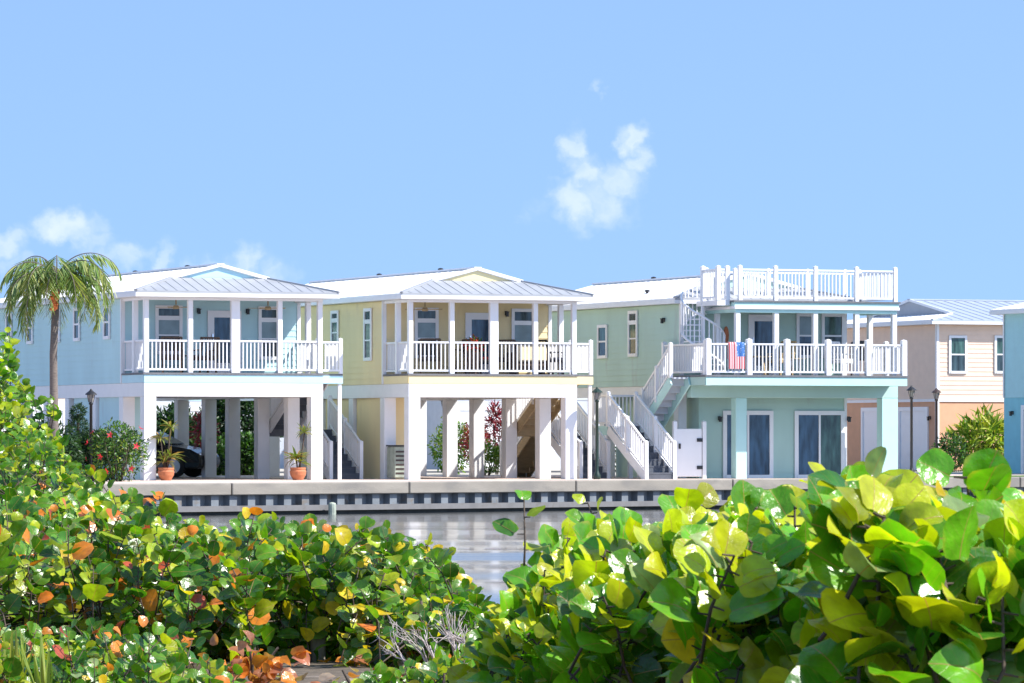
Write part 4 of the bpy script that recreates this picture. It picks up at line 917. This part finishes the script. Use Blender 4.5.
shrub('sea_grape_shrub', 'sea grape shrub with a lone upright twig against the water', 'shrub', 488, 620, 14.5, 17.5, [(488,630),(505,606),(530,575),(550,548),(580,528),(600,522),(625,522)], .42, 210, .098, pal_right, ROUND_HI, [(524,500,15.5,.25,4),(588,503,15.5,.25,6)], SG, shoot_len=.26, top_bias=.85)
shrub('sea_grape_shrub', 'yellow green sea grape shrub below the side stairs and gate', 'shrub', 600, 735, 11.8, 14.5, [(600,527),(630,520),(660,524),(690,515),(705,502),(740,505)], .40, 210, .10, pal_right, ROUND_HI, [(690,500,12.6,.25,6)], SG, shoot_len=.24, top_bias=.85)
shrub('sea_grape_shrub', 'bright sea grape shrub below the sliding doors of the teal house', 'shrub', 715, 880, 9.6, 12.2, [(715,504),(750,498),(790,490),(830,484),(880,480)], .36, 230, .105, pal_right, ROUND_HI, [(838,484,10.5,.2,5)], SG, shoot_len=.23, top_bias=.85)
shrub('sea_grape_shrub', 'large leaved sea grape shrub filling the lower right corner', 'shrub', 850, 1120, 8.2, 10.6, [(850,484),(900,480),(950,476),(985,480),(1010,498),(1060,498),(1120,495)], .32, 260, .11, pal_right, ROUND_HI, [(968,478,8.8,.22,6)], SG, shoot_len=.22, top_bias=.85)
shrub('sea_grape_shrub', 'low sea grape shrub at the bottom edge beside the dead twigs', 'shrub', 335, 470, 27.5, 29.5, [(335,668),(380,662),(430,664),(470,640)], .3, 70, .10, pal_mid, ROUND_LO, (), SG, shoot_len=.3)
# dead twigs, timber post, dry copper leaves, strap leaves and litter on the near bank
dt = tag(empty('dead_bush', (gx(445,30.2),30.2,near_ground(0,30))), 'bleached leafless dead twigs low before the golden leaved shrub', 'dead bush'); tw_ = MB()
def twig(p, d, L, r_, depth):
    q = p+d*L; m_ = p+d*L*.5+rv()*.05*L; tw_.tube([p, m_, q], [r_, r_*.8, r_*.6], 5)
    if depth:
        for k in range(random.randint(2,3)): twig(p.lerp(q, random.uniform(.5,1)), (d+rv()*.42).normalized(), L*random.uniform(.55,.8), r_*.6, depth-1)
for k in range(7): twig(Vector((random.uniform(-.15,.15), random.uniform(-.1,.1), 0)), Vector((random.uniform(-.8,.8), random.uniform(-.4,.2), 1)).normalized(), .22, .009, 3)
tw_.build('twig', M['deadwood'], dt, smooth=True)
pt = at(318, 600, 32.2); q = tag(empty('timber_post', (pt.x, 32.2, near_ground(pt.x,32.2))), 'old grey timber post half hidden below the dark shrub', 'post')
MB().tube([(0,0,-.1),(0,0,.22)], .05, 12).build('shaft', M['oldwood'], q, bevel=.006); MB().tube([(0,0,.221),(0,0,.23)], .053, 12).build('post_cap', M['oldwood'], q)
q = tag(empty('timber_rail', (gx(14,35), 35.0, near_ground(-3.5,35)-.12)), 'weathered timber rail glimpsed through leaves at lower left', 'rail')
MB().bar((-.5,0,.42),(.14,0,.42),.04,.06).build('rail_bar', M['oldwood'], q); MB().bar((-.5,0,.30),(.14,0,.30),.04,.05).build('rail_bar', M['oldwood'], q)
for x in (-.4,-.02): MB().box(x-.03,x+.03,.025,.085,-.05,.5).build('rail_post', M['oldwood'], q)
cp = tag(empty('withered_shrub', (gx(252,29),29,near_ground(-1.5,29))), 'withered shrub of copper brown leaves at the bottom edge', 'shrub'); lv = Leaves(ROUND_LO)
for k in range(60): lv.put(Vector((random.gauss(0,.11), random.gauss(0,.12), abs(random.gauss(.05,.08)))), rv()+Vector((0,0,.4)), rv()+Vector((0,-.6,.6)), random.uniform(.03,.055), pick([(3,COP),(1,(.5,.22,.12)),(1,ORA)]), 2.0)
lv.build('foliage', LEAF, cp); m = MB()
for k in range(6): a = rv(); m.tube([(0,0,-.02),(a.x*.05,a.y*.05,.1),(a.x*.1,a.y*.1,.2)], [.008,.006,.004], 5)
m.build('stem', M['bark'], cp)
for (px, Y, n_, lab) in ((12,27,9,'clump of pale strap leaves in the lower left corner'),(45,26.6,6,'yellow green strap leaf plant right of the lower left corner clump')):
    q = tag(empty('strap_plant', (gx(px,Y), Y, near_ground(gx(px,Y),Y))), lab, 'plant', 'strap leaved plants'); lv = Leaves(LEAFLET)
    for k in range(n_*2): a = random.uniform(0,2*PI); lv.put(Vector((0,0,0)), Vector((math.cos(a)*.3, math.sin(a)*.3, 1)), Vector((math.cos(a),math.sin(a),.2)), random.uniform(.14,.24), pick([(2,(.30,.33,.05)),(1,(.20,.28,.04))]), .6)
    lv.build('foliage', SMALL, q)
lt = Leaves(ROUND_LO)
for k in range(900):
    x, y = random.uniform(-3.5,3), random.uniform(24,46); lt.put(Vector((x, y, near_ground(x,y)+.012)), Vector((random.gauss(0,1),random.gauss(0,1),.1)), Vector((random.gauss(0,.3),random.gauss(0,.3),1)), random.uniform(.03,.055), pick([(3,COP),(2,(.35,.26,.2)),(1,(.5,.42,.36)),(1,ORA)]), 1.5)
tag(lt.build('leaf_litter', LEAF), kind='stuff')
# ------------------------------------------------------------------ light, sky, camera
AZ, EL = math.radians(50), math.radians(46)
n_ = Vector((SA,-CA,0)); r_ = Vector((CA,SA,0)); sh = n_*math.cos(AZ)+r_*math.sin(AZ); sd = Vector((sh.x*math.cos(EL), sh.y*math.cos(EL), math.sin(EL)))
sun = bpy.data.lights.new('sun', 'SUN'); sun.energy = 4.1; sun.angle = math.radians(.53); sun.color = (1,.96,.90); so = bpy.data.objects.new('sun', sun); so.rotation_euler = sd.to_track_quat('Z','Y').to_euler(); link(so)
wd = bpy.data.worlds.new('World'); S.world = wd; wd.use_nodes = True; nt = wd.node_tree; N = nt.nodes; L = nt.links; bg = N['Background']; bg.inputs['Strength'].default_value = .148
sk = N.new('ShaderNodeTexSky'); sk.sky_type = 'NISHITA'; sk.sun_disc = False; sk.sun_elevation = EL; sk.sun_rotation = math.atan2(sd.x, sd.y); sk.air_density = 1.0; sk.dust_density = .3; sk.ozone_density = 2.6
tc = N.new('ShaderNodeTexCoord')
def VM(op, a, b_=None):
    q = N.new('ShaderNodeVectorMath'); q.operation = op
    for i, x in enumerate((a, b_)):
        if x is None: continue
        if isinstance(x, tuple): q.inputs[i].default_value = x
        else: L.new(x, q.inputs[i])
    return q
lift = VM('NORMALIZE', VM('ADD', tc.outputs['Generated'], (0,0,.34)).outputs[0]).outputs[0]; L.new(lift, sk.inputs['Vector'])
sp = N.new('ShaderNodeSeparateXYZ'); L.new(tc.outputs['Generated'], sp.inputs[0])
def m2(op, a, c=None, clamp=False):
    q = N.new('ShaderNodeMath'); q.operation = op; q.use_clamp = clamp
    for i, x in enumerate((a, c)):
        if x is None: continue
        if isinstance(x, (int, float)): q.inputs[i].default_value = x
        else: L.new(x, q.inputs[i])
    return q.outputs[0]
az = m2('MULTIPLY', m2('ARCTAN2', sp.outputs['X'], sp.outputs['Y']), F); el = m2('MULTIPLY', m2('ARCSINE', sp.outputs['Z']), F)   # bearing and elevation, 1/5000 rad
cv0 = N.new('ShaderNodeCombineXYZ'); L.new(az, cv0.inputs[0]); L.new(el, cv0.inputs[1])
wz = N.new('ShaderNodeTexNoise'); wz.inputs['Scale'].default_value = .05; wz.inputs['Detail'].default_value = 5; L.new(cv0.outputs[0], wz.inputs['Vector'])
cv = VM('ADD', cv0.outputs[0], VM('MULTIPLY', VM('SUBTRACT', wz.outputs['Color'], (.5,.5,.5)).outputs[0], (42,36,0)).outputs[0])
nz = N.new('ShaderNodeTexNoise'); nz.inputs['Scale'].default_value = .035; nz.inputs['Detail'].default_value = 7; nz.inputs['Roughness'].default_value = .5; L.new(cv.outputs[0], nz.inputs['Vector'])
nz2 = N.new('ShaderNodeTexNoise'); nz2.inputs['Scale'].default_value = .012; nz2.inputs['Detail'].default_value = 3; L.new(cv.outputs[0], nz2.inputs['Vector'])
blobs = [(572,148,15,20,1),(584,172,24,22,.95),(576,204,28,30,1.05),(633,142,17,20,1.05),(641,164,15,20,.95),(618,184,32,28,.95),(600,200,40,32,.9),(608,170,22,14,.6),(545,215,30,20,.35),
         (5,246,30,18,.9),(64,229,40,20,1.15),(95,242,34,14,.6),(125,256,46,18,.65),(165,262,12,26,.85),(212,268,30,16,.8),(246,266,16,24,.85),(275,275,30,18,.6),(20,268,50,18,.6),(170,288,150,14,.5),(600,90,7,9,.55)]
acc = None
for (bx, by, sx_, sy_, wt) in blobs:
    d_ = VM('MULTIPLY', VM('SUBTRACT', cv.outputs[0], (bx-CX, HY-by, 0)).outputs[0], (1/sx_, 1/sy_, 0)); ln = N.new('ShaderNodeVectorMath'); ln.operation = 'LENGTH'; L.new(d_.outputs[0], ln.inputs[0])
    v = m2('MULTIPLY', m2('SUBTRACT', 1.35, ln.outputs['Value'], True), wt); acc = v if acc is None else m2('MAXIMUM', acc, v)
den = m2('ADD', acc, m2('MULTIPLY', m2('SUBTRACT', nz.outputs['Fac'], .5), 1.15))
mask = N.new('ShaderNodeMapRange'); mask.interpolation_type = 'SMOOTHSTEP'; mask.inputs['From Min'].default_value = .15; mask.inputs['From Max'].default_value = 1.5; mask.inputs['To Max'].default_value = .68; L.new(den, mask.inputs['Value'])
inside = m2('MULTIPLY', mask.outputs['Result'], m2('GREATER_THAN', acc, .001))
mx = N.new('ShaderNodeMix'); mx.data_type = 'RGBA'; L.new(inside, mx.inputs['Factor']); L.new(sk.outputs['Color'], mx.inputs['A']); mx.inputs['B'].default_value = (3.6,3.9,4.6,1); L.new(mx.outputs['Result'], bg.inputs['Color'])
cam = bpy.data.cameras.new('camera'); co = bpy.data.objects.new('camera', cam); link(co); co.location = (0,0,CAMZ); co.rotation_euler = (PI/2,0,0)
cam.sensor_width = 36; cam.lens = 36*F/1024; cam.shift_y = (HY-341.5)/1024; cam.clip_start = .1; cam.clip_end = 8000
cam.dof.use_dof = True; cam.dof.focus_distance = 120; cam.dof.aperture_fstop = 64
S.camera = co
S.view_settings.view_transform = 'Standard'; S.view_settings.look = 'None'; S.view_settings.exposure = .95; S.view_settings.gamma = 1
S.render.resolution_x = 1024; S.render.resolution_y = 683
S.cycles.max_bounces = 8
